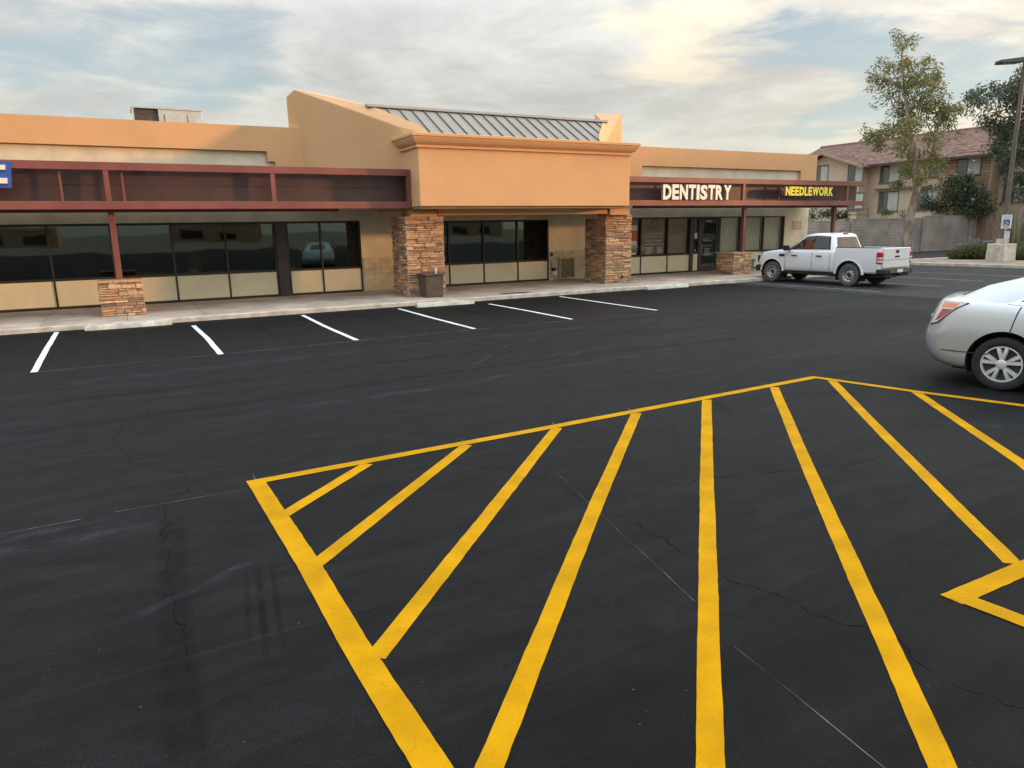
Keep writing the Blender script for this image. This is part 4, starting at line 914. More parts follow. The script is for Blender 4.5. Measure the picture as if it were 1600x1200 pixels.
def patch(levels, c, off, side=1, nu=10, nv=4, thick=0.012):
    """skin on the body between four (i, k) corners, lifted by off; closed thin shell"""
    top = []; bot = []
    def nrm(i, k):
        e = 0.05; a = surf(levels, i + e, k) - surf(levels, i - e if i > e else i, k); b = surf(levels, i, k + e) - surf(levels, i, k - e if k > e else k)
        n_ = a.cross(b); return n_.normalized() * -1 if n_.length > 1e-9 else Vector((0, 1, 0))
    for v in range(nv + 1):
        for u in range(nu + 1):
            fu, fv = u / nu, v / nv
            i = (c[0][0]*(1-fu) + c[1][0]*fu)*(1-fv) + (c[3][0]*(1-fu) + c[2][0]*fu)*fv
            k = (c[0][1]*(1-fu) + c[1][1]*fu)*(1-fv) + (c[3][1]*(1-fu) + c[2][1]*fu)*fv
            p = surf(levels, i, k); n_ = nrm(i, k)
            if n_.y < -0.2 : n_ = -n_
            a = p + n_ * off; b = p + n_ * (off - thick)
            if side < 0: a = Vector((a.x, -a.y, a.z)); b = Vector((b.x, -b.y, b.z))
            top.append(a); bot.append(b)
    m = nu + 1; q = [(v*m+u, v*m+u+1, (v+1)*m+u+1, (v+1)*m+u) for v in range(nv) for u in range(nu)]; N0 = len(top)
    fs = q + [tuple(N0 + x for x in f[::-1]) for f in q]
    rim = [u for u in range(m)] + [v*m + nu for v in range(1, nv+1)] + [nv*m + u for u in range(nu-1, -1, -1)] + [v*m for v in range(nv-1, 0, -1)]
    fs += [(rim[i], rim[(i+1) % len(rim)], N0 + rim[(i+1) % len(rim)], N0 + rim[i]) for i in range(len(rim))]
    mb = MB(); mb.add(top + bot, fs); return mb
def body_obj(name, levels, m, root, cuts, sub=2, parent=None):
    vs, fs = ring(levels); me = bpy.data.meshes.new(name); me.from_pydata(vs, [], fs)
    bm = bmesh.new(); bm.from_mesh(me); bmesh.ops.recalc_face_normals(bm, faces=bm.faces); bm.to_mesh(me); bm.free()
    return finish_body(name, me, m, root, cuts, sub)
def finish_body(name, me, m, root, cuts, sub):
    ob = bpy.data.objects.new(name, me); col.objects.link(ob)
    if sub: sm = ob.modifiers.new('s', 'SUBSURF'); sm.levels = sub; sm.render_levels = sub
    cutters = []
    for (x, z, r, ya, yb) in cuts:
        mb = MB(); mb.lathe([(r, ya), (r, yb)], 40, 'y', (x, 0, z)); n = 40
        mb.f += [tuple(range(n)), tuple(range(n, 2*n))[::-1]]; mb.t += [1, 1]
        c = mb.build('cut', 'black_plastic', fix=True); cutters.append(c)
        b = ob.modifiers.new('b', 'BOOLEAN'); b.operation = 'DIFFERENCE'; b.object = c; b.solver = 'EXACT'
    bpy.context.view_layer.update()
    dg = bpy.context.evaluated_depsgraph_get(); me2 = bpy.data.meshes.new_from_object(ob.evaluated_get(dg))
    bpy.data.objects.remove(ob); 
    for c in cutters: W.pop(c, None); bpy.data.objects.remove(c)
    me2.materials.clear(); me2.materials.append(MATS[m]); me2.shade_smooth(); me2.set_sharp_from_angle(angle=R(32))
    o = bpy.data.objects.new(name, me2); col.objects.link(o); o.parent = root; W[o] = Vector((0, 0, 0)); return o
def ruled(B, T, s, v, off=0.0):
    """point on the greenhouse between base curve B and top curve T"""
    i0 = min(int(s), len(B) - 2); f = s - i0
    b = Vector(B[i0]).lerp(Vector(B[i0+1]), f); t = Vector(T[i0]).lerp(Vector(T[i0+1]), f)
    p = b.lerp(t, v)
    if off:
        n_ = (Vector(B[i0+1]) - Vector(B[i0])).cross(t - b).normalized()
        c = Vector((1.1, 0, 0.6)); 
        if n_.dot(p - c) < 0: n_ = -n_
        p = p + n_ * off
    return p
def gpane(B, T, corners, off, side=1, nu=6, nv=3):
    vs = []; bs = []
    for v in range(nv + 1):
        for u in range(nu + 1):
            fu, fv = u / nu, v / nv
            s = (corners[0][0]*(1-fu) + corners[1][0]*fu)*(1-fv) + (corners[3][0]*(1-fu) + corners[2][0]*fu)*fv
            t = (corners[0][1]*(1-fu) + corners[1][1]*fu)*(1-fv) + (corners[3][1]*(1-fu) + corners[2][1]*fu)*fv
            p = ruled(B, T, s, t, off); q = ruled(B, T, s, t, off - 0.01)
            vs.append(Vector((p.x, p.y * side, p.z))); bs.append(Vector((q.x, q.y * side, q.z)))
    m = nu + 1; q = [(v*m+u, v*m+u+1, (v+1)*m+u+1, (v+1)*m+u) for v in range(nv) for u in range(nu)]; n0 = len(vs)
    rim = [u for u in range(m)] + [v*m + nu for v in range(1, nv+1)] + [nv*m + u for u in range(nu-1, -1, -1)] + [v*m for v in range(nv-1, 0, -1)]
    fs = q + [(rim[i], rim[(i+1) % len(rim)], n0 + rim[(i+1) % len(rim)], n0 + rim[i]) for i in range(len(rim))]
    mb = MB(); mb.add(vs + bs, fs); return mb
def wheel(root, x, y, r, wd, side, style, tyre_m):
    """axle along local y; outer face towards side"""
    e = empty('wheel', (x, y, r)); e.parent = root; e.location = (x, y, r); W[e] = Vector((x, y, r))
    h = wd / 2; rr = r * (0.60 if style == 'steel' else 0.66)
    pr = [(rr, -h*0.80), (rr + 0.03, -h*0.96), (r*0.90, -h), (r*0.965, -h*0.90), (r, -h*0.66), (r, h*0.66), (r*0.965, h*0.90), (r*0.90, h), (rr + 0.03, h*0.96), (rr, h*0.80)]
    ty = MB(); ty.lathe([(a, b * side) for a, b in pr], 48, 'y', (x, y, r)); t = ty.build('tyre', tyre_m, e, smooth=True, fix=True)
    rm = MB(); o = side
    if style == 'steel':
        rm.lathe([(rr, h*0.80*o), (rr*1.02, h*0.86*o), (rr*0.95, h*0.84*o), (rr*0.90, h*0.45*o), (rr*0.80, h*0.32*o), (rr*0.62, h*0.44*o), (rr*0.40, h*0.50*o), (rr*0.30, h*0.36*o), (0.001, h*0.36*o)], 40, 'y', (x, y, r)); rm.build('rim', 'steel_wheel', e, smooth=True, fix=True)
        for k in range(10):
            a = 2*math.pi*k/10; MB().lathe([(0.001, 0.012*o), (rr*0.085, 0.010*o), (rr*0.095, 0)], 10, 'y', (x + rr*0.72*math.cos(a), y + h*0.38*o, r + rr*0.72*math.sin(a))).build('rim_hole', 'wheel_dark', e)
        MB().lathe([(rr*0.30, h*0.37*o), (rr*0.27, h*0.55*o), (rr*0.18, h*0.62*o), (0.001, h*0.63*o)], 20, 'y', (x, y, r)).build('hub_cap', 'black_plastic', e, smooth=True)
    else:
        rm.lathe([(rr, h*0.80*o), (rr*1.03, h*0.90*o), (rr*0.955, h*0.90*o), (rr*0.93, h*0.60*o)], 48, 'y', (x, y, r)); rm.build('rim', 'alloy', e, smooth=True, fix=True)
        MB().lathe([(rr*0.95, h*0.55*o), (rr*0.5, h*0.42*o), (0.001, h*0.40*o)], 40, 'y', (x, y, r)).build('wheel_cover_back', 'wheel_dark', e, smooth=True)
        for k in range(5):
            a0 = 2*math.pi*k/5 + 0.35
            for da in (-0.215, 0.215):
                mb = MB(); vs = []
                for rad, off, w_, hh in ((0.16, 0.0, 0.055, 0.86), (0.42, 0.72, 0.062, 0.92), (0.72, 0.98, 0.066, 0.92), (0.955, 1.0, 0.075, 0.86)):
                    a = a0 + da * off; c_, s_ = math.cos(a), math.sin(a)
                    for sg in (-1, 1):
                        vs.append((x + rr*(rad*c_ - sg*w_*1.15*s_), y + h*hh*o, r + rr*(rad*s_ + sg*w_*1.15*c_)))
                        vs.append((x + rr*(rad*c_ - sg*w_*1.9*s_), y + h*(hh-0.34)*o, r + rr*(rad*s_ + sg*w_*1.9*c_)))
                fs = []
                for q in range(3):
                    b = q*4; fs += [(b, b+2, b+6, b+4), (b+1, b, b+4, b+5), (b+2, b+3, b+7, b+6)]
                fs.append((12, 14, 15, 13)); mb.add(vs, fs); mb.build('spoke', 'alloy', e, fix=True, smooth=True, angle=50)
        MB().lathe([(rr*0.30, h*0.62*o), (rr*0.27, h*0.92*o), (rr*0.20, h*0.97*o), (0.001, h*0.98*o)], 30, 'y', (x, y, r)).build('hub_cap', 'alloy', e, smooth=True)
        for k in range(5):
            a = 2*math.pi*k/5 - 0.28; MB().lathe([(0.001, 0.012*o), (rr*0.045, 0.010*o), (rr*0.05, 0)], 10, 'y', (x + rr*0.34*math.cos(a), y + h*0.80*o, r + rr*0.34*math.sin(a))).build('wheel_nut', 'wheel_dark', e)
    return e
def arch_liner(root, x, z, r, y, side, wd=0.30):
    mb = MB(); n = 24; y1 = y - wd * side; vs = []
    for i in range(n + 1):
        a = R(-25) + (math.pi + R(50)) * i / n
        vs += [(x + r*math.cos(a), y, z + r*math.sin(a)), (x + r*math.cos(a), y1, z + r*math.sin(a))]
    fs = [(2*i, 2*i+1, 2*i+3, 2*i+2) for i in range(n)]; vs.append((x, y1, z)); fs += [(2*i+1, 2*n+2, 2*i+3) for i in range(n)]
    mb.add(vs, fs); return mb.build('wheel_well', 'wheel_well', root)
def arch_lip(root, x, z, r, y, side, m, a0=-8, a1=188, w=0.05, d=0.02, yfun=None):
    mb = MB(); n = 26; vs = []
    for i in range(n + 1):
        a = R(a0) + R(a1 - a0) * i / n; c_, s_ = math.cos(a), math.sin(a)
        yy = y if yfun is None else yfun(z + r * s_)
        for rad, o in ((r - 0.012, -0.03), (r - 0.010, d*0.8), (r + w*0.4, d), (r + w, -0.012)): vs.append((x + rad*c_, yy*side + o*side, z + rad*s_))
    fs = [(4*i+j, 4*i+j+1, 4*i+5+j, 4*i+4+j) for i in range(n) for j in range(3)]; mb.add(vs, fs); return mb.build('wheel_arch', m, root, smooth=True, fix=True)

# ---- white pickup -------------------------------------------------
def pickup():
    t = empty('pickup_truck', (23.32, 16.35, 0), 'white four-door pickup truck with steel wheels parked nose-in by the shops', 'pickup truck', rz=R(93.0), local=True)
    zb = lambda x: 1.235 if x < 2.45 else 1.235 - 0.03 * (x - 2.45) / 0.5 if x < 2.95 else 1.205 - 0.09 * ((x - 2.95) / 0.85) ** 1.5 if x < 3.8 else 1.115 - 0.5 * (x - 3.8)
    side = (0.62, 0.9, 1.2, 1.5, 1.9, 2.3, 2.6, 2.75, 3.0, 3.22, 3.45, 3.62)
    spec = ((0.42, 3.80, 0.80), (0.46, 3.98, 0.885), (0.60, 4.12, 0.925), (0.80, 4.14, 0.932), (0.97, 4.10, 0.925), (1.13, 4.04, 0.905))
    def zf(zk): return lambda x: zk if zk < 0.75 else 0.75 + (zk - 0.75) * (zb(x) - 0.75) / (1.235 - 0.75)
    wf = lambda x: 1.0 - 0.02 * max(0, x - 2.8)
    L = [outline(0.575, xf, w, zf(z), 0.015, 0.42, side, wf) for z, xf, w in spec]
    L.append(outline(0.58, 3.98, 0.872, zf(1.215), 0.015, 0.42, side, wf)); L.append(outline(0.60, 3.90, 0.80, zf(1.25), 0.02, 0.42, side, wf))
    L.append(outline(0.62, 3.80, 0.40, lambda x: zf(1.275)(x), 0.02, 0.40, side))
    body_obj('body', L, 'truck_white', t, [(3.22, 0.40, 0.485, -1.2, -0.55), (3.22, 0.40, 0.485, 0.55, 1.2)], 2)
    # bed
    secs = []
    prof = [(0.0,0.46),(0.70,0.46),(0.86,0.47),(0.905,0.52),(0.93,0.72),(0.935,0.95),(0.92,1.12),(0.915,1.25),(0.905,1.315),(0.875,1.33),(0.82,1.33),(0.80,1.31),(0.79,1.1),(0.78,0.82),(0.74,0.80),(0.0,0.80)]
    xs = (-1.10, -1.06, -0.8, -0.4, 0.0, 0.3, 0.52, 0.558); n = len(prof); mb = MB(); vs = []
    for x in xs:
        k = 0.985 if x in (-1.10,) else 1.0
        vs += [(x, y * k, z) for y, z in prof] + [(x, -y * k, z) for y, z in prof[-2:0:-1]]
    rs = 2*n - 2; fs = [(i*rs + j, i*rs + (j+1) % rs, (i+1)*rs + (j+1) % rs, (i+1)*rs + j) for i in range(len(xs)-1) for j in range(rs)]
    # end walls: strips between outer and inner profile
    for b in (0, (len(xs)-1)*rs):
        mir = lambda i: i if i in (0, n-1) else rs - i
        for i, jn in zip(range(0, 7), range(15, 8, -1)):
            for mm in (lambda q: q, mir): 
                f = (b+mm(i), b+mm(i+1), b+mm(jn-1), b+mm(jn)); 
                if len(set(f)) == 4: fs.append(f)
        for mm in (lambda q: q, mir): fs.append((b+mm(7), b+mm(8), b+mm(9)) if False else (b+mm(7), b+mm(8)))if False else None
    fs = [f for f in fs if f]
    me = bpy.data.meshes.new('bed'); me.from_pydata(vs, [], fs)
    bm = bmesh.new(); bm.from_mesh(me); bmesh.ops.holes_fill(bm, edges=[e for e in bm.edges if e.is_boundary]); bmesh.ops.recalc_face_normals(bm, faces=bm.faces); bm.to_mesh(me); bm.free()
    finish_body('bed', me, 'truck_white', t, [(0.0, 0.40, 0.50, -1.2, -0.60), (0.0, 0.40, 0.50, 0.60, 1.2)], 0)
    MB().box(-1.06, 0.50, -0.78, 0.78, 0.802, 0.815).build('bed_liner', 'black_plastic', t)
    for s in (-1, 1):
        MB().box(-1.08, 0.55, *sorted((s*0.80, s*0.90)), 1.331, 1.352).build('bed_rail', 'black_plastic', t, bevel=0.008, bseg=1)
        arch_liner(t, 0.0, 0.40, 0.498, s*0.915, s, 0.32); arch_liner(t, 3.22, 0.40, 0.483, s*0.905, s, 0.34)
        arch_lip(t, 0.0, 0.40, 0.50, 0.925, s, 'truck_white', 2, 178, 0.075, 0.018); arch_lip(t, 3.22, 0.40, 0.485, 0.918, s, 'truck_white', 4, 176, 0.06, 0.010)
        wheel(t, 0.0, s*0.80, 0.385, 0.25, s, 'steel', 'dusty_rubber'); wheel(t, 3.22, s*0.80, 0.385, 0.25, s, 'steel', 'dusty_rubber')
    # tailgate
    tg = MB().box(-1.165, -1.095, -0.775, 0.775, 0.66, 1.325).build('tailgate', 'truck_white', t, bevel=0.02)
    MB().box(-1.172, -1.166, -0.77, 0.77, 0.925, 0.932).build('crease', 'black_plastic', tg)
    MB().box(-1.178, -1.166, -0.13, 0.13, 1.005, 1.06).build('tailgate_handle', 'black_plastic', tg, bevel=0.01)
    em = MB(); em.lathe([(0.001, -0.008), (0.055, -0.006), (0.06, 0)], 20, 'x', (-1.166, 0, 1.20)); em.v = [(v[0], v[1]*1.9, v[2]) for v in em.v]; em.build('emblem', 'black_plastic', tg)
    for s in (-1, 1):
        MB().box(-1.152, -0.985, *sorted((s*0.788, s*0.945)), 0.80, 1.20).build('tail_lamp', 'lamp_red', t, bevel=0.03)
        MB().box(-1.158, -1.02, *sorted((s*0.80, s*0.949)), 0.85, 0.92).build('reversing_lamp', 'lamp_clear', t, bevel=0.01); MB().box(-1.158, -1.02, *sorted((s*0.80, s*0.9485)), 0.96, 1.02).build('indicator_lamp', 'lamp_clear', t, bevel=0.01)
    # rear bumper
    bp = [(-1.13,0.0),(-1.30,0.0),(-1.30,0.55),(-1.27,0.80),(-1.17,0.93),(-1.02,0.945),(-1.02,0.80),(-1.13,0.78)]
    full = [(x, y) for x, y in bp] + [(x, -y) for x, y in bp[::-1] if y > 0]
    MB().prism([(x, y, 0.47) for x, y in full], (0, 0, 0.155)).build('rear_bumper', 'black_plastic', t, bevel=0.02, fix=True)
    MB().box(-1.312, -1.302, -0.60, 0.60, 0.50, 0.60).build('bumper_face', 'chrome', t)
    MB().box(-1.322, -1.313, -0.16, 0.16, 0.505, 0.615).build('number_plate', 'plate_white', t)
    MB().box(-1.20, -0.90, -0.7, 0.7, 0.36, 0.45).build('frame_rail', 'wheel_dark', t)
    MB().tube([(-1.36, 0, 0.43), (-0.9, 0, 0.43)], 0.035, 8).build('tow_hitch', 'wheel_dark', t)
    MB().box(-0.9, 3.7, -0.55, 0.55, 0.30, 0.44).build('chassis', 'wheel_dark', t)
    MB().tube([(0.0, -0.7, 0.385), (0.0, 0.7, 0.385)], 0.06, 8).build('axle', 'wheel_dark', t)
    MB().box(0.60, 2.70, -0.86, 0.86, 0.36, 0.425).build('sill', 'black_plastic', t)
    # greenhouse
    B = [(0.585,0.0,1.22),(0.59,0.45,1.22),(0.62,0.78,1.23),(0.72,0.845,1.23),(1.45,0.86,1.235),(2.0,0.86,1.225),(2.62,0.83,1.20),(2.75,0.66,1.205),(2.88,0.36,1.215),(2.92,0.0,1.22)]
    T = [(0.80,0.0,1.775),(0.80,0.40,1.775),(0.80,0.61,1.755),(0.86,0.65,1.75),(1.40,0.665,1.775),(1.65,0.66,1.77),(1.95,0.63,1.745),(2.02,0.55,1.745),(2.06,0.30,1.755),(2.07,0.0,1.76)]
    m1 = [tuple(Vector(a).lerp(Vector(b), 0.5) + Vector((0, 0.012 if 0 < a[1] else 0, 0))) for a, b in zip(B, T)]
    T2 = [(1.35 + (x-1.35)*0.93, y*0.90, z + 0.035) for x, y, z in T]; T3 = [(1.35 + (x-1.35)*0.75, y*0.5, z + 0.06) for x, y, z in T]
    vs, fs = ring([B, T, T2, T3]); cb = MB(); cb.add(vs, fs); cab = cb.build('cab', 'truck_white', t, smooth=True, fix=True, angle=40)
    for s in (-1, 1):
        gpane(B, T, [(3.22,0.10),(4.32,0.08),(4.25,0.86),(3.25,0.86)], 0.010, s).build('side_window', 'vehicle_glass', cab, fix=True)
        gpane(B, T, [(4.42,0.08),(5.92,0.10),(5.62,0.86),(4.38,0.86)], 0.010, s).build('side_window', 'vehicle_glass', cab, fix=True)
        gpane(B, T, [(3.10,0.04),(6.02,0.04),(5.75,0.92),(3.14,0.92)], 0.005, s, 10).build('window_surround', 'black_plastic', cab, fix=True)
        for x in (1.20, 2.22):
            MB().box(x - 0.12, x + 0.12, *sorted((s*0.928, s*0.955)), 1.005, 1.045).build('door_handle', 'black_plastic', t, bevel=0.012)
        for x in (1.48, 0.74, 2.62):
            MB().add([(x, s*0.9345, 0.52), (x + 0.012, s*0.9345, 0.52), (x + 0.012, s*0.921, 1.13), (x, s*0.921, 1.13), (x, s*0.938, 0.80), (x + 0.012, s*0.938, 0.80)], [(0,1,5,4),(4,5,2,3)]).build('door_gap', 'wheel_dark', t)
        MB().box(2.66, 2.90, *sorted((s*0.925, s*0.945)), 0.985, 1.075).build('fender_vent', 'black_plastic', t, bevel=0.015)
        mi = MB().box(2.40, 2.58, *sorted((s*0.97, s*1.16)), 1.20, 1.40).build('mirror', 'black_plastic', t, bevel=0.035)
        MB().box(2.46, 2.54, *sorted((s*0.84, s*0.985)), 1.22, 1.27).build('mirror_arm', 'black_plastic', t)
        patch(L, [(17.2,4.2),(20.0,4.3),(20.2,5.6),(17.6,5.7)], 0.02, s).build('headlight', 'lamp_clear', t, fix=True)
    gpane(B, T, [(0.0,0.10),(1.75,0.12),(1.70,0.84),(0.0,0.84)], 0.010, 1).build('rear_window', 'vehicle_glass', cab, fix=True)
    gpane(B, T, [(0.0,0.10),(1.75,0.12),(1.70,0.84),(0.0,0.84)], 0.010, -1).build('rear_window', 'vehicle_glass', cab, fix=True)
    for s in (-1, 1): gpane(B, T, [(6.8,0.06),(9.0,0.06),(9.0,0.92),(6.85,0.92)], 0.010, s).build('windscreen', 'vehicle_glass', cab, fix=True)
    MB().box(0.775, 0.835, -0.14, 0.14, 1.80, 1.83).build('stop_lamp', 'lamp_red', cab, bevel=0.008)
    MB().tube([(1.0, 0.1, 1.83), (0.92, 0.1, 1.90), (0.78, 0.1, 1.96)], [0.025, 0.014, 0.008], 6).build('antenna', 'black_plastic', cab)
    MB().box(3.95, 4.17, -0.60, 0.60, 0.72, 0.98).build('grille', 'black_plastic', t, bevel=0.03)
    fb = [(3.75,0.93),(3.98,0.90),(4.16,0.62),(4.20,0.0)]
    MB().prism([(x, y, 0.40) for x, y in fb] + [(x, -y, 0.40) for x, y in fb[-2::-1]], (0, 0, 0.22)).build('front_bumper', 'black_plastic', t, bevel=0.02, fix=True)
    return t
pickup()

# ---- silver saloon ------------------------------------------------
def saloon():
    K = 1.075
    t = empty('saloon_car', (10.88, 5.13, 0), 'silver saloon car cut by the right edge beside the yellow hatching', 'car', rz=R(-76.0), local=True)
    t.scale = (K, K, K)
    def lerpz(tab, x):
        for (a, za), (b, zb_) in zip(tab[:-1], tab[1:]):
            if x <= b: return za + (zb_ - za) * max(0, (x - a)) / (b - a)
        return tab[-1][1]
    side = (-0.55, -0.35, -0.15, 0.05, 0.3, 0.6, 1.0, 1.4, 1.8, 2.2, 2.5, 2.78, 3.0, 3.15)
    belt = [(-1.1, 1.0), (-0.6, 1.02), (0.0, 1.01), (1.0, 0.97), (2.2, 0.94), (2.9, 0.84), (3.4, 0.72), (3.8, 0.60)]
    spec = ((0.19, -0.74, 3.45, 0.74), (0.23, -0.90, 3.62, 0.84), (0.34, -1.00, 3.70, 0.875), (0.50, -1.045, 3.73, 0.89), (0.62, -1.045, 3.72, 0.897), (0.70, -1.015, 3.70, 0.895), (0.82, -0.985, 3.62, 0.885), (0.94, -0.945, 3.55, 0.865), (1.02, -0.905, 3.50, 0.825), (1.055, -0.865, 3.46, 0.765))
    def zf(zk):
        def f(x):
            if zk <= 0.5: return zk
            return 0.5 + (zk - 0.5) * (lerpz(belt, x) - 0.5) / 0.5
        return f
    wf = lambda x: 1.0 - 0.018 * max(0, 0.2 - x) ** 1.2 - 0.02 * max(0, x - 2.6)
    L = [outline(xr, xf, w, zf(z), 0.40, 0.55, side, wf) for z, xr, xf, w in spec]
    L.append(outline(-0.80, 3.40, 0.42, zf(1.085), 0.28, 0.5, side)); 
    body_obj('body', L, 'silver_paint', t, [(0, 0.335, 0.392, -1.2, -0.52), (0, 0.335, 0.392, 0.52, 1.2), (2.775, 0.335, 0.385, -1.2, -0.52), (2.775, 0.335, 0.385, 0.52, 1.2)], 2)
    B = [(-0.74,0.0,1.06),(-0.73,0.34,1.055),(-0.68,0.62,1.04),(-0.50,0.74,1.03),(-0.05,0.79,1.01),(0.55,0.81,0.985),(1.05,0.815,0.97),(1.75,0.80,0.955),(2.35,0.74,0.93),(2.55,0.55,0.94),(2.68,0.0,0.96)]
    T = [(0.10,0.0,1.385),(0.11,0.30,1.38),(0.13,0.47,1.365),(0.22,0.53,1.36),(0.45,0.555,1.375),(0.80,0.57,1.395),(1.02,0.575,1.405),(1.30,0.57,1.40),(1.50,0.54,1.375),(1.56,0.42,1.375),(1.60,0.0,1.385)]
    Mi = [tuple(Vector(a).lerp(Vector(b), 0.5) + Vector((-0.03 if 1 < i < 4 else 0.0, 0.012 if a[1] > 0 else 0, 0.045 if 1 < i < 4 else 0.0))) for i, (a, b) in enumerate(zip(B, T))]
    T2 = [(0.95 + (x-0.95)*0.93, y*0.90, z + 0.035) for x, y, z in T]; T3 = [(0.95 + (x-0.95)*0.72, y*0.5, z + 0.065) for x, y, z in T]
    Bl = [(x + (0.06 if x < 0 else 0), y*0.97, z - 0.06) for x, y, z in B]
    vs, fs = ring([Bl, B, Mi, T, T2, T3]); cb = MB(); cb.add(vs, fs); cab = cb.build('cab', 'silver_paint', t, smooth=True, fix=True, angle=50)
    for s in (-1, 1):
        gpane(B, T, [(4.10,0.18),(6.00,0.05),(5.92,0.86),(4.45,0.86)], 0.030, s).build('side_window', 'vehicle_glass', cab, fix=True)
        gpane(B, T, [(6.12,0.05),(7.9,0.06),(7.5,0.86),(6.05,0.86)], 0.028, s).build('side_window', 'vehicle_glass', cab, fix=True)
        gpane(B, T, [(3.96,0.07),(7.98,0.01),(7.6,0.93),(4.34,0.93)], 0.024, s, 12).build('window_trim', 'chrome', cab, fix=True)
        gpane(B, T, [(0.0,0.06),(1.2,0.08),(1.2,0.90),(0.0,0.94)], 0.008, s).build('rear_window', 'vehicle_glass', cab, fix=True)
        gpane(B, T, [(8.8,0.06),(10.0,0.06),(10.0,0.94),(8.85,0.94)], 0.010, s).build('windscreen', 'vehicle_glass', cab, fix=True)
        # wrap-round tail lamp: dark seat, clear lens, amber and red fields
        lamp = patch(L, [(2.8,5.2),(3.8,5.5),(5.5,8.0),(3.0,8.0)], 0.006, s, 14, 6, 0.03).build('tail_lamp', 'black_plastic', t, fix=True, smooth=True)
        patch(L, [(2.85,5.3),(3.8,5.58),(5.40,7.93),(3.02,7.93)], 0.012, s, 14, 6).build('clear_lens', 'lamp_clear', lamp, fix=True, smooth=True)
        patch(L, [(3.3,7.15),(4.75,7.15),(4.9,7.8),(3.3,7.8)], 0.017, s, 10, 3).build('amber_lens', 'lamp_amber', lamp, fix=True, smooth=True)
        patch(L, [(3.45,5.7),(3.95,5.95),(4.65,6.95),(3.75,6.95)], 0.017, s, 10, 3).build('red_lens', 'lamp_pink', lamp, fix=True, smooth=True)
        arch_liner(t, 0, 0.335, 0.390, s*0.865, s, 0.30); arch_liner(t, 2.775, 0.335, 0.383, s*0.865, s, 0.30)
        wheel(t, 0, s*0.775, 0.325, 0.215, s, 'alloy', 'rubber'); wheel(t, 2.775, s*0.775, 0.325, 0.215, s, 'alloy', 'rubber')
        patch(L, [(16.0,4.4),(20.5,4.6),(20.5,6.6),(16.4,6.4)], 0.012, s).build('headlight', 'lamp_clear', t, fix=True)
        # door shut lines follow the body skin
        for (ia, ka, ib, kb) in ((7.95, 5.0, 8.25, 8.0), (11.0, 2.0, 11.0, 8.0), (14.4, 2.0, 14.2, 8.0)):
            patch(L, [(ia, ka), (ia + 0.045, ka), (ib + 0.045, kb), (ib, kb)], 0.004, s, 1, 10, 0.004).build('door_gap', 'wheel_dark', t, fix=True)
        patch(L, [(4.4, 2.55), (7.0, 2.55), (7.0, 2.62), (4.4, 2.62)], 0.002, s, 8, 1, 0.003).build('bumper_seam', 'wheel_dark', t, fix=True)
        MB().box(2.0, 2.18, *sorted((s*0.90, s*1.06)), 0.98, 1.12).build('mirror', 'silver_paint', t, bevel=0.04)
        for x in (0.62, 1.62): MB().box(x - 0.1, x + 0.1, *sorted((s*0.885, s*0.912)), 0.83, 0.86).build('door_handle', 'silver_paint', t, bevel=0.01)
    MB().box(-1.03, -0.98, -0.16, 0.16, 0.70, 0.80).build('number_plate', 'plate_white', t)
    MB().box(-0.6, 3.3, -0.6, 0.6, 0.17, 0.24).build('underbody', 'wheel_dark', t)
    return t
saloon()

# ================================================================== BACKGROUND
def at(u, v, d):
    """point on the photograph's ray (u, v) at horizontal distance d from the camera"""
    r = _fw + _r2 * ((u - 800) / F_PX) - _u2 * ((v - 600) / F_PX); k = d / math.hypot(r.x, r.y)
    return Vector((r.x * k, r.y * k, CAM_H + r.z * k))
# kerbed planting island on the right
isl = MB(); ip = [(36.0,24.4),(36.05,22.0),(36.45,17.4),(37.4,8.0),(60,8.0),(60,21.5),(48,23.6),(41.8,24.1)]
isl.prism([(x, y, -0.02) for x, y in ip], (0, 0, 0.135)); io = struct(isl.build('planting_island', 'soil', fix=True))
pts = ip + [ip[0]]; kn = 0
for (xa, ya), (xb, yb) in zip(pts[:-1], pts[1:]):
    a, b = Vector((xa, ya)), Vector((xb, yb)); Lk = (b - a).length; n = max(1, round(Lk / 3.0)); d = (b - a).normalized(); nr = Vector((-d.y, d.x))
    for i in range(n):
        p = a + d * (Lk * i / n + 0.004); q = a + d * (Lk * (i + 1) / n - 0.004); o1 = nr * -0.001; o2 = nr * 0.15
        c = Vector((47, 16)); 
        if (p + o2 - c).length < (p - c).length: o2 = -o2; o1 = -o1
        MB().prism([(*(p + o1), -0.02), (*(q + o1), -0.02), (*(q + o2), -0.02), (*(p + o2), -0.02)], (0, 0, 0.155)).build('kerb_stone', 'concrete_kerb', io, fix=True, bevel=0.015, bseg=1)
# block wall in stepped lengths
bw = empty('block_wall', (52, 32, 0), 'grey-pink concrete block wall running behind the pickup and the eucalyptus', 'wall')
for a, b, h in ((30.5, 44.0, 2.25), (44.0, 52.0, 2.36), (52.0, 58.0, 2.50), (58.0, 74.0, 2.66)):
    MB().box(a + 0.002, b - 0.002, 32.0, 32.2, -0.02, h).build('wall_length', 'block_wall', bw)
    MB().box(a + 0.002, b - 0.002, 31.985, 32.215, h + 0.001, h + 0.06).build('coping', 'block_wall', bw)
for x in (44.0, 52.0, 58.0): MB().box(x - 0.2, x + 0.2, 31.9, 31.984, -0.02, 2.3).build('pilaster', 'block_wall', bw)

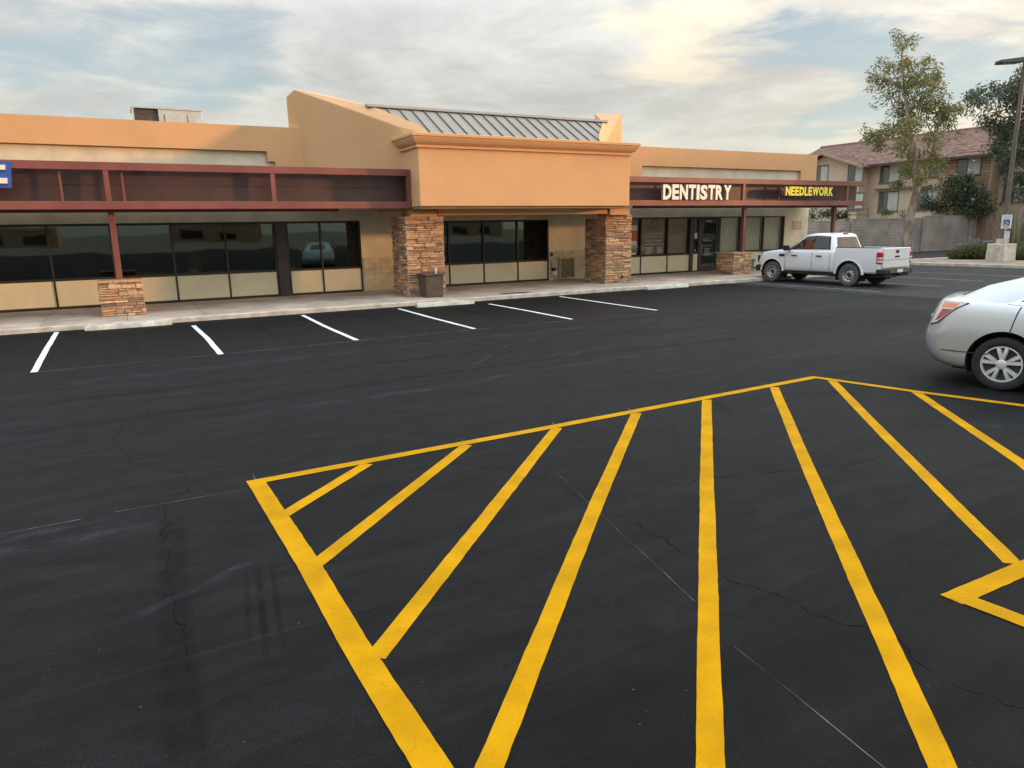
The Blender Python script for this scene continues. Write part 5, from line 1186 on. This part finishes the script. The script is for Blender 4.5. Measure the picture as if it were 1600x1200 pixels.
# apartment house
ap = empty('apartment_house', (64, 38, 0), 'tan stucco apartment house with reddish tiled roof beyond the block wall', 'building')
AX = 60.0
MB().box(AX, 72, 26.0, 52.0, 0, 7.2).build('main_wall', 'apt_stucco', ap)
MB().box(58.6, AX - 0.002, 42.3, 49.5, 0, 7.0).build('gable_wing', 'apt_stucco', ap)
MB().prism([(58.6,42.3,7.002),(58.6,49.5,7.002),(58.6,45.9,8.25)], (1.4, 0, 0)).build('gable_wall', 'apt_stucco', ap, fix=True)
MB().box(58.9, AX - 0.002, 31.6, 35.4, 0, 7.1).build('stone_bay', 'apt_stone', ap)
MB().box(58.95, AX - 0.004, 31.35, 31.598, 0, 7.08).build('bay_return', 'apt_stucco_dark', ap)
rf = empty('roof', (66, 39, 7.2)); rf.parent = ap; rf.location = W[rf] - W[ap]
def tile_slope(p00, p01, p10, p11, rows):
    """courses of tiles between the eave edge p00-p01 and the ridge edge p10-p11"""
    p00, p01, p10, p11 = map(Vector, (p00, p01, p10, p11)); mb = MB(); up = Vector((0, 0, 0.05))
    for r in range(rows):
        f0, f1 = r / rows, (r + 1) / rows; a, b = p00.lerp(p10, f0), p01.lerp(p11, f0); c, d = p00.lerp(p10, f1), p01.lerp(p11, f1)
        n = max(2, int((b - a).length / 0.34))
        for i in range(n):
            g0, g1 = i / n, (i + 1) / n; h = Vector((0, 0, random.uniform(0.035, 0.06)))
            q = [a.lerp(b, g0) + h, a.lerp(b, g1) + h, c.lerp(d, g1), c.lerp(d, g0), a.lerp(b, g0) - up * 0.3, a.lerp(b, g1) - up * 0.3]
            t = random.uniform(0.78, 1.18); mb.add(q, [(0,1,2,3),(4,5,1,0)], (t, t * random.uniform(0.94, 1.0), t * random.uniform(0.9, 1.0)))
    o = mb.build('tile_courses', 'roof_tile', rf, tint=True); o['kind'] = 'stuff'; return o
tile_slope((59.2,25.6,7.12),(59.2,52.4,7.12),(66.0,25.6,9.85),(66.0,52.4,9.85), 22)
tile_slope((72.8,52.4,7.12),(72.8,25.6,7.12),(66.0,52.4,9.85),(66.0,25.6,9.85), 12)
tile_slope((57.9,41.7,6.92),(62.0,41.7,6.92),(57.9,45.9,8.38),(62.4,45.9,8.38), 13)
tile_slope((62.0,50.1,6.92),(57.9,50.1,6.92),(62.4,45.9,8.38),(57.9,45.9,8.38), 13)
tile_slope((58.2,31.0,7.02),(58.2,36.0,7.02),(60.6,32.6,8.02),(60.6,34.4,8.02), 8)
MB().box(59.12, 59.198, 25.6, 52.4, 6.93, 7.15).build('eave_fascia', 'apt_fascia', rf)
MB().box(58.12, 58.198, 31.0, 36.0, 6.85, 7.05).build('eave_fascia', 'apt_fascia', rf)
MB().prism([(57.86,41.6,6.80),(57.86,45.9,8.30),(57.86,50.2,6.80),(57.86,50.2,7.0),(57.86,45.9,8.50),(57.86,41.6,7.0)], (0.12,0,0)).build('barge_board', 'apt_stucco_dark', rf, fix=True)
MB().tube([(66.0, 25.6, 9.88), (66.0, 52.4, 9.88)], 0.13, 8).build('ridge_tiles', 'roof_tile', rf, tint=True)
MB().add([(66,25.7,9.8),(59.3,25.7,7.1),(72.7,25.7,7.1),(66,52.3,9.8),(59.3,52.3,7.1),(72.7,52.3,7.1)],[(0,1,2),(3,5,4),(1,4,5,2)]).build('gable_end', 'apt_stucco', rf)
def awin(x, yc, zc, w, h, split=0.45):
    wn = MB(); y0, y1 = yc - w/2, yc + w/2; z0, z1 = zc - h/2, zc + h/2
    wn.box(x - 0.05, x + 0.02, y0 - 0.06, y1 + 0.06, z1, z1 + 0.12); 
    o = wn.build('window', 'apt_trim', ap)
    MB().box(x - 0.09, x + 0.02, y0 - 0.12, y1 + 0.12, z0 - 0.13, z0 - 0.002).build('sill', 'apt_trim', o)
    MB().box(x - 0.02, x + 0.03, y0, y0 + w*(1-split) - 0.03, z0, z1 - 0.002).build('pane', 'apt_blind', o)
    MB().box(x - 0.02, x + 0.03, y0 + w*(1-split) + 0.03, y1, z0, z1 - 0.002).build('pane', 'apt_window', o)
    MB().box(x - 0.045, x + 0.03, y0 + w*(1-split) - 0.029, y0 + w*(1-split) + 0.029, z0, z1 - 0.002).build('mullion', 'apt_trim', o)
    fr = MB(); 
    MB().box(x - 0.045, x + 0.03, y1 + 0.001, y1 + 0.06, z0, z1 - 0.002).build('jamb', 'apt_trim', o); MB().box(x - 0.045, x + 0.03, y0 - 0.06, y0 - 0.001, z0, z1 - 0.002).build('jamb', 'apt_trim', o)
def wpt(u, v, x): 
    d = at(u, v, 60.0); k = x / d.x; return d.y * k, CAM_H + (d.z - CAM_H) * k
for u, v, x in ((1337, 271, 58.6), (1283, 272, 58.6), (1391, 270, AX), (1388, 315, AX), (1470, 260, AX), (1514, 256, 58.9), (1588, 298, AX), (1587, 252, AX), (1450, 312, AX), (1514, 305, 58.9), (1337, 315, 58.6)):
    y, z = wpt(u, v, x); awin(x, y, z, 1.75 if u not in (1337, 1283) else 1.45, 1.55 if x != 58.6 else 1.35)
MB().box(59.6, AX - 0.002, 36.5, 41.5, 4.95, 5.05).build('string_course', 'apt_trim', ap)
# small white rail by the house seen under the canopy
rl = empty('railing', (50, 36, 2.3), 'thin dark railing beyond the block wall under the canopy end', 'railing')
ra = at(1323, 338, 62); rb = at(1356, 337, 62)
for p in (ra, rb): MB().tube([(p.x, p.y, 1.2), (p.x, p.y, 3.3)], 0.05, 6).build('post', 'apt_trim', rl)
MB().tube([(ra.x, ra.y, 3.2), (rb.x, rb.y, 3.2)], 0.04, 6).build('rail', 'apt_trim', rl); MB().tube([(ra.x, ra.y, 2.75), (rb.x, rb.y, 2.75)], 0.04, 6).build('rail', 'apt_trim', rl)

# building across the car park, mirrored in the glass
for (xa, xb, h, lab) in ((-75, -12, 5.0, 'long low tan building far across the lot, mirrored in the leftmost windows'), (14, 36, 6.0, 'small tan building far across the lot, mirrored right of the left stone post base'), (74, 112, 5.2, 'low tan building far across the lot, mirrored in the dark windows of the central bay')):
    op = empty('opposite_building', ((xa+xb)/2, -160, 0), lab, 'building', 'buildings across the lot')
    MB().box(xa, xb, -172, -160, 0, h - 0.8).build('wall', 'opposite_wall', op); MB().box(xa - 0.3, xb + 0.3, -172.3, -159.7, h - 0.799, h).build('parapet', 'stucco_orange', op)
    for i in range(int((xb - xa) / 9)): MB().box(xa + 2 + i*9, xa + 7 + i*9, -159.999, -159.9, 0.6, 2.8).build('window', 'vehicle_glass', op)

# unseen building added beyond the right edge to shade the pickup and right shopfront
nb = empty('shade_building', (80, -22, 0), 'unseen tan building added beyond the right edge to shade the pickup', 'building')
MB().box(75, 88, -60, 24, 0, 6.9).build('wall', 'apt_stucco', nb); MB().box(74.7, 88.3, -60.3, 24.3, 6.901, 7.4).build('parapet', 'stucco_cream', nb)
MB().box(75.5, 87.5, -2.6, 4.7, 7.401, 10.4).build('shade_block', 'apt_stucco', nb)  # extra height added to keep the sun off the right canopy end
for i in range(11):
    for z in (1.0, 4.3): MB().box(74.95, 74.999, -57 + i * 7, -54.5 + i * 7, z, z + 1.5).build('window', 'apt_window', nb)

# ------------------------------------------------------------------ plants
def leaves(mb, c, rx, ry, rz, n, ln, wd, droop=0.5, shell=0.35, tint=(0.0, 1.0)):
    for _ in range(n):
        while True:
            v = Vector((random.uniform(-1,1), random.uniform(-1,1), random.uniform(-1,1)))
            if shell < v.length <= 1: break
        if noise.noise((c.x + v.x * rx * 1.1, c.y + v.y * ry * 1.1, c.z + v.z * rz * 1.1)) < -0.12 and random.random() < 0.75: continue
        p = c + Vector((v.x * rx, v.y * ry, v.z * rz))
        d = Vector((random.gauss(0, 1), random.gauss(0, 1), random.gauss(0, 0.7) - droop)).normalized()
        s = d.cross(Vector((random.gauss(0, 1), random.gauss(0, 1), random.gauss(0, 1)))).normalized()
        l = ln * random.uniform(0.6, 1.3); w_ = wd * random.uniform(0.7, 1.2)
        t = min(1, max(0, random.uniform(*tint) * 0.6 + 0.4 * (0.5 + 0.5 * noise.noise(p * 0.8))))
        mb.add([p, p + d * l * 0.5 + s * w_ * 0.5, p + d * l, p + d * l * 0.5 - s * w_ * 0.5], [(0,1,2,3)], (t, t, t))
def limb(mb, a, b, r0, r1, bend=0.25, n=6, seed=0):
    a, b = Vector(a), Vector(b); L = (b - a).length; rnd = random.Random(seed); pts = []; off = Vector((rnd.uniform(-1,1), rnd.uniform(-1,1), rnd.uniform(0.0,0.6))) * bend * L * 0.35
    for i in range(n + 1):
        f = i / n; p = a.lerp(b, f) + off * math.sin(math.pi * f) + Vector((rnd.uniform(-1,1), rnd.uniform(-1,1), 0)) * 0.02 * L * (0 if i in (0, n) else 1); pts.append(p)
    mb.tube(pts, [r0 + (r1 - r0) * i / n for i in range(n + 1)], 7, 1.0); return pts
def depth_jit(p, d):
    h = Vector((p.x, p.y, 0)).normalized(); return p + h * d
# eucalyptus
D = 54.0
eu = empty('eucalyptus_tree', at(1417, 394, D), 'slender eucalyptus with pale trunk and loose drooping crown behind the pickup', 'tree'); base = Vector((eu.location.x, eu.location.y, 0)); eu.location.z = 0; W[eu] = Vector(eu.location)
P = lambda u, v, dj=0.0: depth_jit(at(u, v, D), dj)
tr = MB()
trunk = [base + Vector((0,0,-0.1)), P(1417,372), P(1420,345), P(1427,318), P(1432,300)]
tr.tube(trunk, [0.34, 0.31, 0.27, 0.24, 0.22], 10)
lead = [P(1432,300), P(1429,275,-.2), P(1430,245,-.3), P(1424,215,-.2), P(1418,180,0), P(1413,140,.2), P(1410,100,.1), P(1409,75,0)]
tr.tube(lead, [0.20, 0.17, 0.15, 0.13, 0.10, 0.075, 0.045, 0.02], 8)
sec = [P(1432,300), P(1445,275,.3), P(1455,245,.5), P(1462,215,.6), P(1470,180,.7), P(1474,150,.6)]
tr.tube(sec, [0.15, 0.12, 0.10, 0.08, 0.05, 0.02], 7)
tr.build('trunk', 'bark_pale', eu, smooth=True)
blobs = [(1408,66,12,16),(1400,88,20,14),(1424,84,14,12),(1383,108,18,14),(1362,104,11,8),(1412,112,24,18),(1446,98,14,15),(1458,112,10,14),(1392,138,22,18),(1432,135,26,20),(1462,142,16,22),(1486,150,20,16),(1503,152,13,10),(1415,165,26,18),(1448,168,26,20),(1480,172,18,16),(1385,190,24,14),(1360,197,14,12),(1370,215,12,10),(1402,206,20,14),(1435,200,24,16),(1470,196,16,12),(1424,232,22,14),(1446,246,22,16),(1412,252,12,12),(1468,236,14,14),(1436,272,14,10),(1404,272,8,9)]
br = MB(); lv = MB(); px = D / F_PX * 1.06
src = lead[1:-1] + sec[1:-1]
for i, (u, v, ru, rv) in enumerate(blobs):
    c = P(u, v + 9, random.uniform(-1.6, 1.6)); below = [s for s in src if s.z < c.z - 0.2] or [lead[1]]
    s0 = min(below, key=lambda s: (s - c).length); limb(br, s0, c, 0.055, 0.014, 0.5, 6, i)
    for k in range(3): limb(br, s0.lerp(c, random.uniform(0.4, 0.9)), c + Vector((random.uniform(-1,1), random.uniform(-1,1), random.uniform(-.6,.9))) * ru * px * 0.9, 0.02, 0.007, 0.4, 4, i*7+k)
    for k in range(4):
        cc = c + Vector((random.uniform(-1,1) * ru * px * 0.75, random.uniform(-1,1) * ru * px * 0.75, random.uniform(-1,1) * rv * px * 0.7))
        leaves(lv, cc, ru * px * 0.62, ru * px * 0.62, rv * px * 0.62, int(20 + ru * rv * 0.38), 0.26, 0.080, 0.7, 0.1, (0.0, 1.0) if random.random() < 0.6 else (0.4, 1.0))
br.build('branches', 'bark_pale', eu, smooth=True); lv.build('crown', 'leaf_eucalyptus', eu)
# big dark tree at the right edge
D2 = 60.0
dt = empty('dark_tree', (0, 0, 0), 'large dark grey-green tree at the right edge behind the lamp post', 'tree')
b2 = at(1655, 398, D2); dt.location = (b2.x, b2.y, 0); W[dt] = Vector(dt.location)
P2 = lambda u, v, dj=0.0: depth_jit(at(u, v, D2), dj)
tr = MB(); l2 = [Vector((b2.x, b2.y, -0.1)), P2(1652,340), P2(1645,280), P2(1640,220), P2(1632,170), P2(1630,120)]
tr.tube(l2, [0.45, 0.40, 0.34, 0.26, 0.15, 0.05], 9); tr.build('trunk', 'bark_brown', dt, smooth=True)
blobs2 = [(1528,148,14,12),(1548,150,20,16),(1540,172,16,14),(1570,150,22,18),(1566,180,24,20),(1595,140,26,22),(1600,175,28,24),(1578,212,22,22),(1560,228,14,16),(1604,218,26,24),(1572,245,12,14),(1600,255,20,20),(1612,290,18,16),(1630,120,36,26),(1660,150,40,30),(1650,200,40,30),(1690,180,40,34),(1690,240,36,30),(1650,260,30,26),(1720,215,34,30)]
br = MB(); lv = MB(); px = D2 / F_PX * 1.06
for i, (u, v, ru, rv) in enumerate(blobs2):
    c = P2(u, v, random.uniform(-2.5, 2.5)); s0 = min([s for s in l2[1:] if s.z < c.z + 1.0], key=lambda s: (s - c).length)
    limb(br, s0, c, 0.09, 0.02, 0.4, 6, i + 90)
    for k in range(5):
        cc = c + Vector((random.uniform(-1,1) * ru * px * 0.75, random.uniform(-1,1) * ru * px * 0.75, random.uniform(-1,1) * rv * px * 0.7))
        leaves(lv, cc, ru * px * 0.6, ru * px * 0.6, rv * px * 0.6, int(26 + ru * rv * 0.42), 0.26, 0.10, 0.9, 0.0)
br.build('branches', 'bark_brown', dt, smooth=True); lv.build('crown', 'leaf_dark', dt)

def shrub(name, label, cat, u, v, d, bl, leaf, n, ln=0.18, wd=0.07, group=None, flowers=0, gz=None):
    b = at(u, v, d); e = empty(name, (b.x, b.y, b.z if gz is None else gz), label, cat, group); W[e] = Vector(e.location)
    lv = MB(); px = d / F_PX * 1.06; st = MB(); fl = MB()
    for i, (uu, vv, ru, rv) in enumerate(bl):
        c = depth_jit(at(uu, vv, d), random.uniform(-0.4, 0.4) * ru * px); limb(st, Vector((b.x + random.uniform(-.2,.2), b.y + random.uniform(-.2,.2), e.location.z - 0.05)), c, 0.03, 0.01, 0.3, 5, i)
        for k in range(3):
            cc = c + Vector((random.uniform(-1,1) * ru, random.uniform(-1,1) * ru, random.uniform(-1,1) * rv)) * px * 0.5
            leaves(lv, cc, ru * px * 0.7, ru * px * 0.7, rv * px * 0.7, int(n * ru * rv / 100) + 8, ln, wd, -0.1, 0.1)
        for k in range(flowers):
            p = c + Vector((random.gauss(0,.6) * ru, random.gauss(0,.6) * ru, random.gauss(0,.6) * rv)) * px
            for q in range(3):
                o_ = p + Vector((random.uniform(-.09,.09), random.uniform(-.09,.09), random.uniform(-.07,.07))); fl.add([o_ + Vector((-.05,0,0)), o_ + Vector((0,-.02,-.05)), o_ + Vector((.05,0,0)), o_ + Vector((0,.03,.05))], [(0,1,2,3)])
    st.build('stems', 'bark_brown', e); lv.build('foliage', leaf, e)
    if flowers: fo = fl.build('blossoms', 'blossom', e); fo['kind'] = 'stuff'
    return e
shrub('oleander_shrub', 'tall dark green flowering shrub behind the block wall right of the eucalyptus', 'shrub', 1495, 338, 66, [(1460,315,16,18),(1452,325,12,10),(1478,300,16,18),(1476,325,18,12),(1500,310,22,20),(1500,330,22,9),(1505,285,14,14),(1530,300,18,16),(1528,325,22,12),(1545,318,10,12),(1488,282,7,10),(1518,275,6,10)], 'leaf_oleander', 70, 0.24, 0.09, flowers=3, gz=1.2)
shrub('wall_shrub', 'dark green shrub over the block wall under the end of the right canopy', 'shrub', 1290, 345, 55, [(1278,335,13,9),(1296,335,14,10),(1312,336,10,9),(1270,340,8,7),(1320,338,6,6)], 'leaf_oleander', 70, 0.20, 0.08, gz=1.0)
shrub('wall_sprig', 'small pale green sprig over the block wall below the apartment windows', 'shrub', 1384, 340, 62, [(1380,333,6,5),(1390,334,6,5)], 'leaf_fresh', 70, 0.34, 0.06, gz=1.4)
shrub('wall_sprig', 'small pale green sprig over the block wall just left of the eucalyptus trunk', 'shrub', 1413, 340, 62, [(1413,336,5,5)], 'leaf_fresh', 70, 0.34, 0.06, gz=1.4)
def grass_bush(name, label, u, v, d, w, h, n, leaf, group=None):
    b = at(u, v, d); e = empty(name, (b.x, b.y, 0.11), label, 'shrub', group); W[e] = Vector(e.location); mb = MB()
    for i in range(n):
        a = random.uniform(0, 2*math.pi); r = math.sqrt(random.random()); p = Vector((b.x, b.y, 0.10)) + Vector((math.cos(a), math.sin(a), 0)) * r * w * 0.7
        k = math.sqrt(max(0.05, 1 - (r * 0.9) ** 2)); ln = h * k * random.uniform(0.7, 1.1); d_ = Vector((math.cos(a) * r * 0.7 + random.gauss(0, .22), math.sin(a) * r * 0.7 + random.gauss(0, .22), 1)).normalized()
        s = Vector((random.gauss(0,1), random.gauss(0,1), 0)).normalized() * 0.018; t = random.uniform(0, 1); q = p + d_ * ln; m_ = p + d_ * ln * 0.55
        mb.add([p - s, p + s, m_ + s, q, m_ - s], [(0,1,2,3,4)], (t * 0.4,) * 3)
        for j in range(3):
            o_ = p + d_ * ln * random.uniform(0.35, 1.0); dd = (d_ + Vector((random.gauss(0,.6), random.gauss(0,.6), random.gauss(0,.4)))).normalized() * 0.13; t2 = random.uniform(0.2, 1)
            mb.add([o_, o_ + dd * 0.5 + s * 1.8, o_ + dd, o_ + dd * 0.5 - s * 1.8], [(0,1,2,3)], (t2,) * 3)
    mb.build('foliage', leaf, e); return e
grass_bush('desert_bush', 'leftmost low olive bush on the kerbed planting island', 1500, 406, 46.6, 0.75, 0.62, 260, 'leaf_dry_bush', 'low bushes on the planting island')
grass_bush('desert_bush', 'larger low olive bush left of the concrete lamp base', 1527, 404, 46.8, 1.10, 0.95, 480, 'leaf_dry_bush', 'low bushes on the planting island')
grass_bush('desert_bush', 'low olive bush right of the concrete lamp base', 1592, 406, 46.2, 0.95, 0.75, 420, 'leaf_dry_bush', 'low bushes on the planting island')
gb = grass_bush('grey_bush', 'silvery grey leafy bush behind the olive bushes on the island', 1524, 396, 52.5, 1.25, 1.02, 520, 'leaf_grey')
# ocotillo: a sheaf of thin upright stems
oc = empty('ocotillo', (0, 0, 0), 'tall sheaf of thin upright desert stems behind the lamp post', 'plant'); ob_ = at(1585, 398, 50.5); oc.location = (ob_.x, ob_.y, 0.1); W[oc] = Vector(oc.location)
mb = MB(); lv = MB()
for i in range(70):
    a = random.uniform(0, 2*math.pi); sp_ = random.uniform(0.1, 1.0); h = random.uniform(2.2, 3.5); p0 = Vector((ob_.x + math.cos(a)*0.18, ob_.y + math.sin(a)*0.18, 0.1))
    pts = [p0 + Vector((math.cos(a) * sp_ * 1.35 * f ** 0.8, math.sin(a) * sp_ * 1.35 * f ** 0.8, h * f)) + Vector((random.gauss(0,.03), random.gauss(0,.03), 0)) for f in (0, .25, .5, .75, 1.0)]
    t = random.uniform(0, 1); mb.tube(pts, [0.022, 0.020, 0.017, 0.013, 0.006], 5, (t, t, t), cap=False)
    for f in range(14):
        k = random.uniform(0.3, 1.0); j = min(3, int(k * 4)); q = pts[j].lerp(pts[j+1], k * 4 - j); leaves(lv, q, 0.05, 0.05, 0.05, 1, 0.09, 0.03, 0.0, 0.0)
mb.build('stems', 'leaf_stem', oc, tint=True); lv.build('foliage', 'leaf_stem', oc)

# lamp post with twin box heads
lp = empty('lamp_post', (39.4, 20.07, 0.11), 'tall brown lamp post with dark box lights on a square concrete base', 'lamp post')
lx, ly = 39.4, 20.07
mb = MB(); mb.add([(lx-.53,ly-.40,0.1),(lx+.40,ly-.53,0.1),(lx+.53,ly+.40,0.1),(lx-.40,ly+.53,0.1),(lx-.50,ly-.38,1.0),(lx+.38,ly-.50,1.0),(lx+.50,ly+.38,1.0),(lx-.38,ly+.50,1.0)],[(0,3,2,1),(4,5,6,7),(0,1,5,4),(1,2,6,5),(2,3,7,6),(3,0,4,7)])
mb.build('concrete_base', 'concrete_kerb', lp, bevel=0.03)
MB().tube([(lx, ly, 1.0), (lx - 0.01, ly, 9.55)], [0.115, 0.085], 12).build('pole', 'pole_brown', lp, smooth=True)
MB().box(lx - 0.2, lx + 0.2, ly - 0.2, ly + 0.2, 1.001, 1.24).build('base_cover', 'concrete_kerb', lp, bevel=0.02)
hd = Vector((_r2.x, _r2.y, 0)).normalized(); hp_ = Vector((-hd.y, hd.x, 0))
for s in (-1, 1):
    c0 = Vector((lx, ly, 9.60)); a = c0 + hd * s * 0.12; b = c0 + hd * s * 1.30; wv = hp_ * 0.30; up = Vector((0, 0, 1))
    q = [a - wv*0.8 + up*-.05, b - wv + up*-.10, b + wv + up*-.10, a + wv*0.8 + up*-.05, a - wv*0.6 + up*.18, b - wv*0.8 + up*.05, b + wv*0.8 + up*.05, a + wv*0.6 + up*.18]
    h_ = MB().add(q, [(0,3,2,1),(4,5,6,7),(0,1,5,4),(1,2,6,5),(2,3,7,6),(3,0,4,7)]).build('lamp_head', 'lamp_head_dark', lp, fix=True, bevel=0.02)
    q2 = [c0 + hd*s*0.35 - wv*0.7 - up*.085, c0 + hd*s*1.15 - wv*0.7 - up*.11, c0 + hd*s*1.15 + wv*0.7 - up*.11, c0 + hd*s*0.35 + wv*0.7 - up*.085]
    MB().add(q2, [(0,1,2,3)]).build('lens', 'lamp_clear', h_)
    MB().tube([c0 + hd*s*0.02, c0 + hd*s*0.16], 0.05, 8).build('arm', 'lamp_head_dark', lp)
# accessible parking sign
sg = at(1566, 400, 43.2); ps = empty('parking_sign', (sg.x, sg.y, 0.11), 'white accessible parking sign with blue symbol on a thin post before the lamp base', 'sign'); W[ps] = Vector(ps.location)
fd = Vector((-sg.x, -sg.y, 0)).normalized(); rd = Vector((-fd.y, fd.x, 0))
MB().tube([(sg.x, sg.y, 0.1), (sg.x, sg.y, 2.45)], 0.03, 8).build('post', 'galvanised', ps)
def plate(name, m, w, z0, z1, off, x0=0.0):
    c = Vector((sg.x, sg.y, 0)) + fd * off + rd * x0
    return MB().prism([c - rd*w/2 + Vector((0,0,z0)), c + rd*w/2 + Vector((0,0,z0)), c + rd*w/2 + Vector((0,0,z1)), c - rd*w/2 + Vector((0,0,z1))], fd * 0.006).build(name, m, ps, fix=True)
plate('sign_plate', 'sign_white', 0.42, 1.76, 2.42, 0.034); plate('lower_plate', 'sign_white', 0.22, 1.28, 1.62, 0.034, 0.08)
def mark(pts, w, m='sign_blue'):
    c = Vector((sg.x, sg.y, 0)) + fd * 0.0425
    MB().tube([c + rd*a + Vector((0,0,b)) for a, b in pts], w, 5).build('symbol', m, ps)
c = Vector((sg.x, sg.y, 0)) + fd * 0.0405
MB().prism([c + rd*a + Vector((0,0,b)) for a, b in ((-.14,1.90),(.14,1.90),(.14,2.20),(-.14,2.20))], fd*0.001).build('symbol_field', 'sign_blue', ps, fix=True)
mark([(-.02,2.16),(-.02,2.06),(.05,2.05),(.075,1.97)], 0.011, 'sign_white'); mark([(-.035 + .06*math.cos(R(a)), 2.0 + .06*math.sin(R(a))) for a in range(110, 391, 28)], 0.009, 'sign_white')
for z in (2.36, 2.29, 1.85, 1.81): mark([(-.14, z), (.14, z)], 0.008)
for z in (1.56, 1.50, 1.44, 1.36): mark([(.0, z), (.16, z)], 0.006, 'apt_trim')
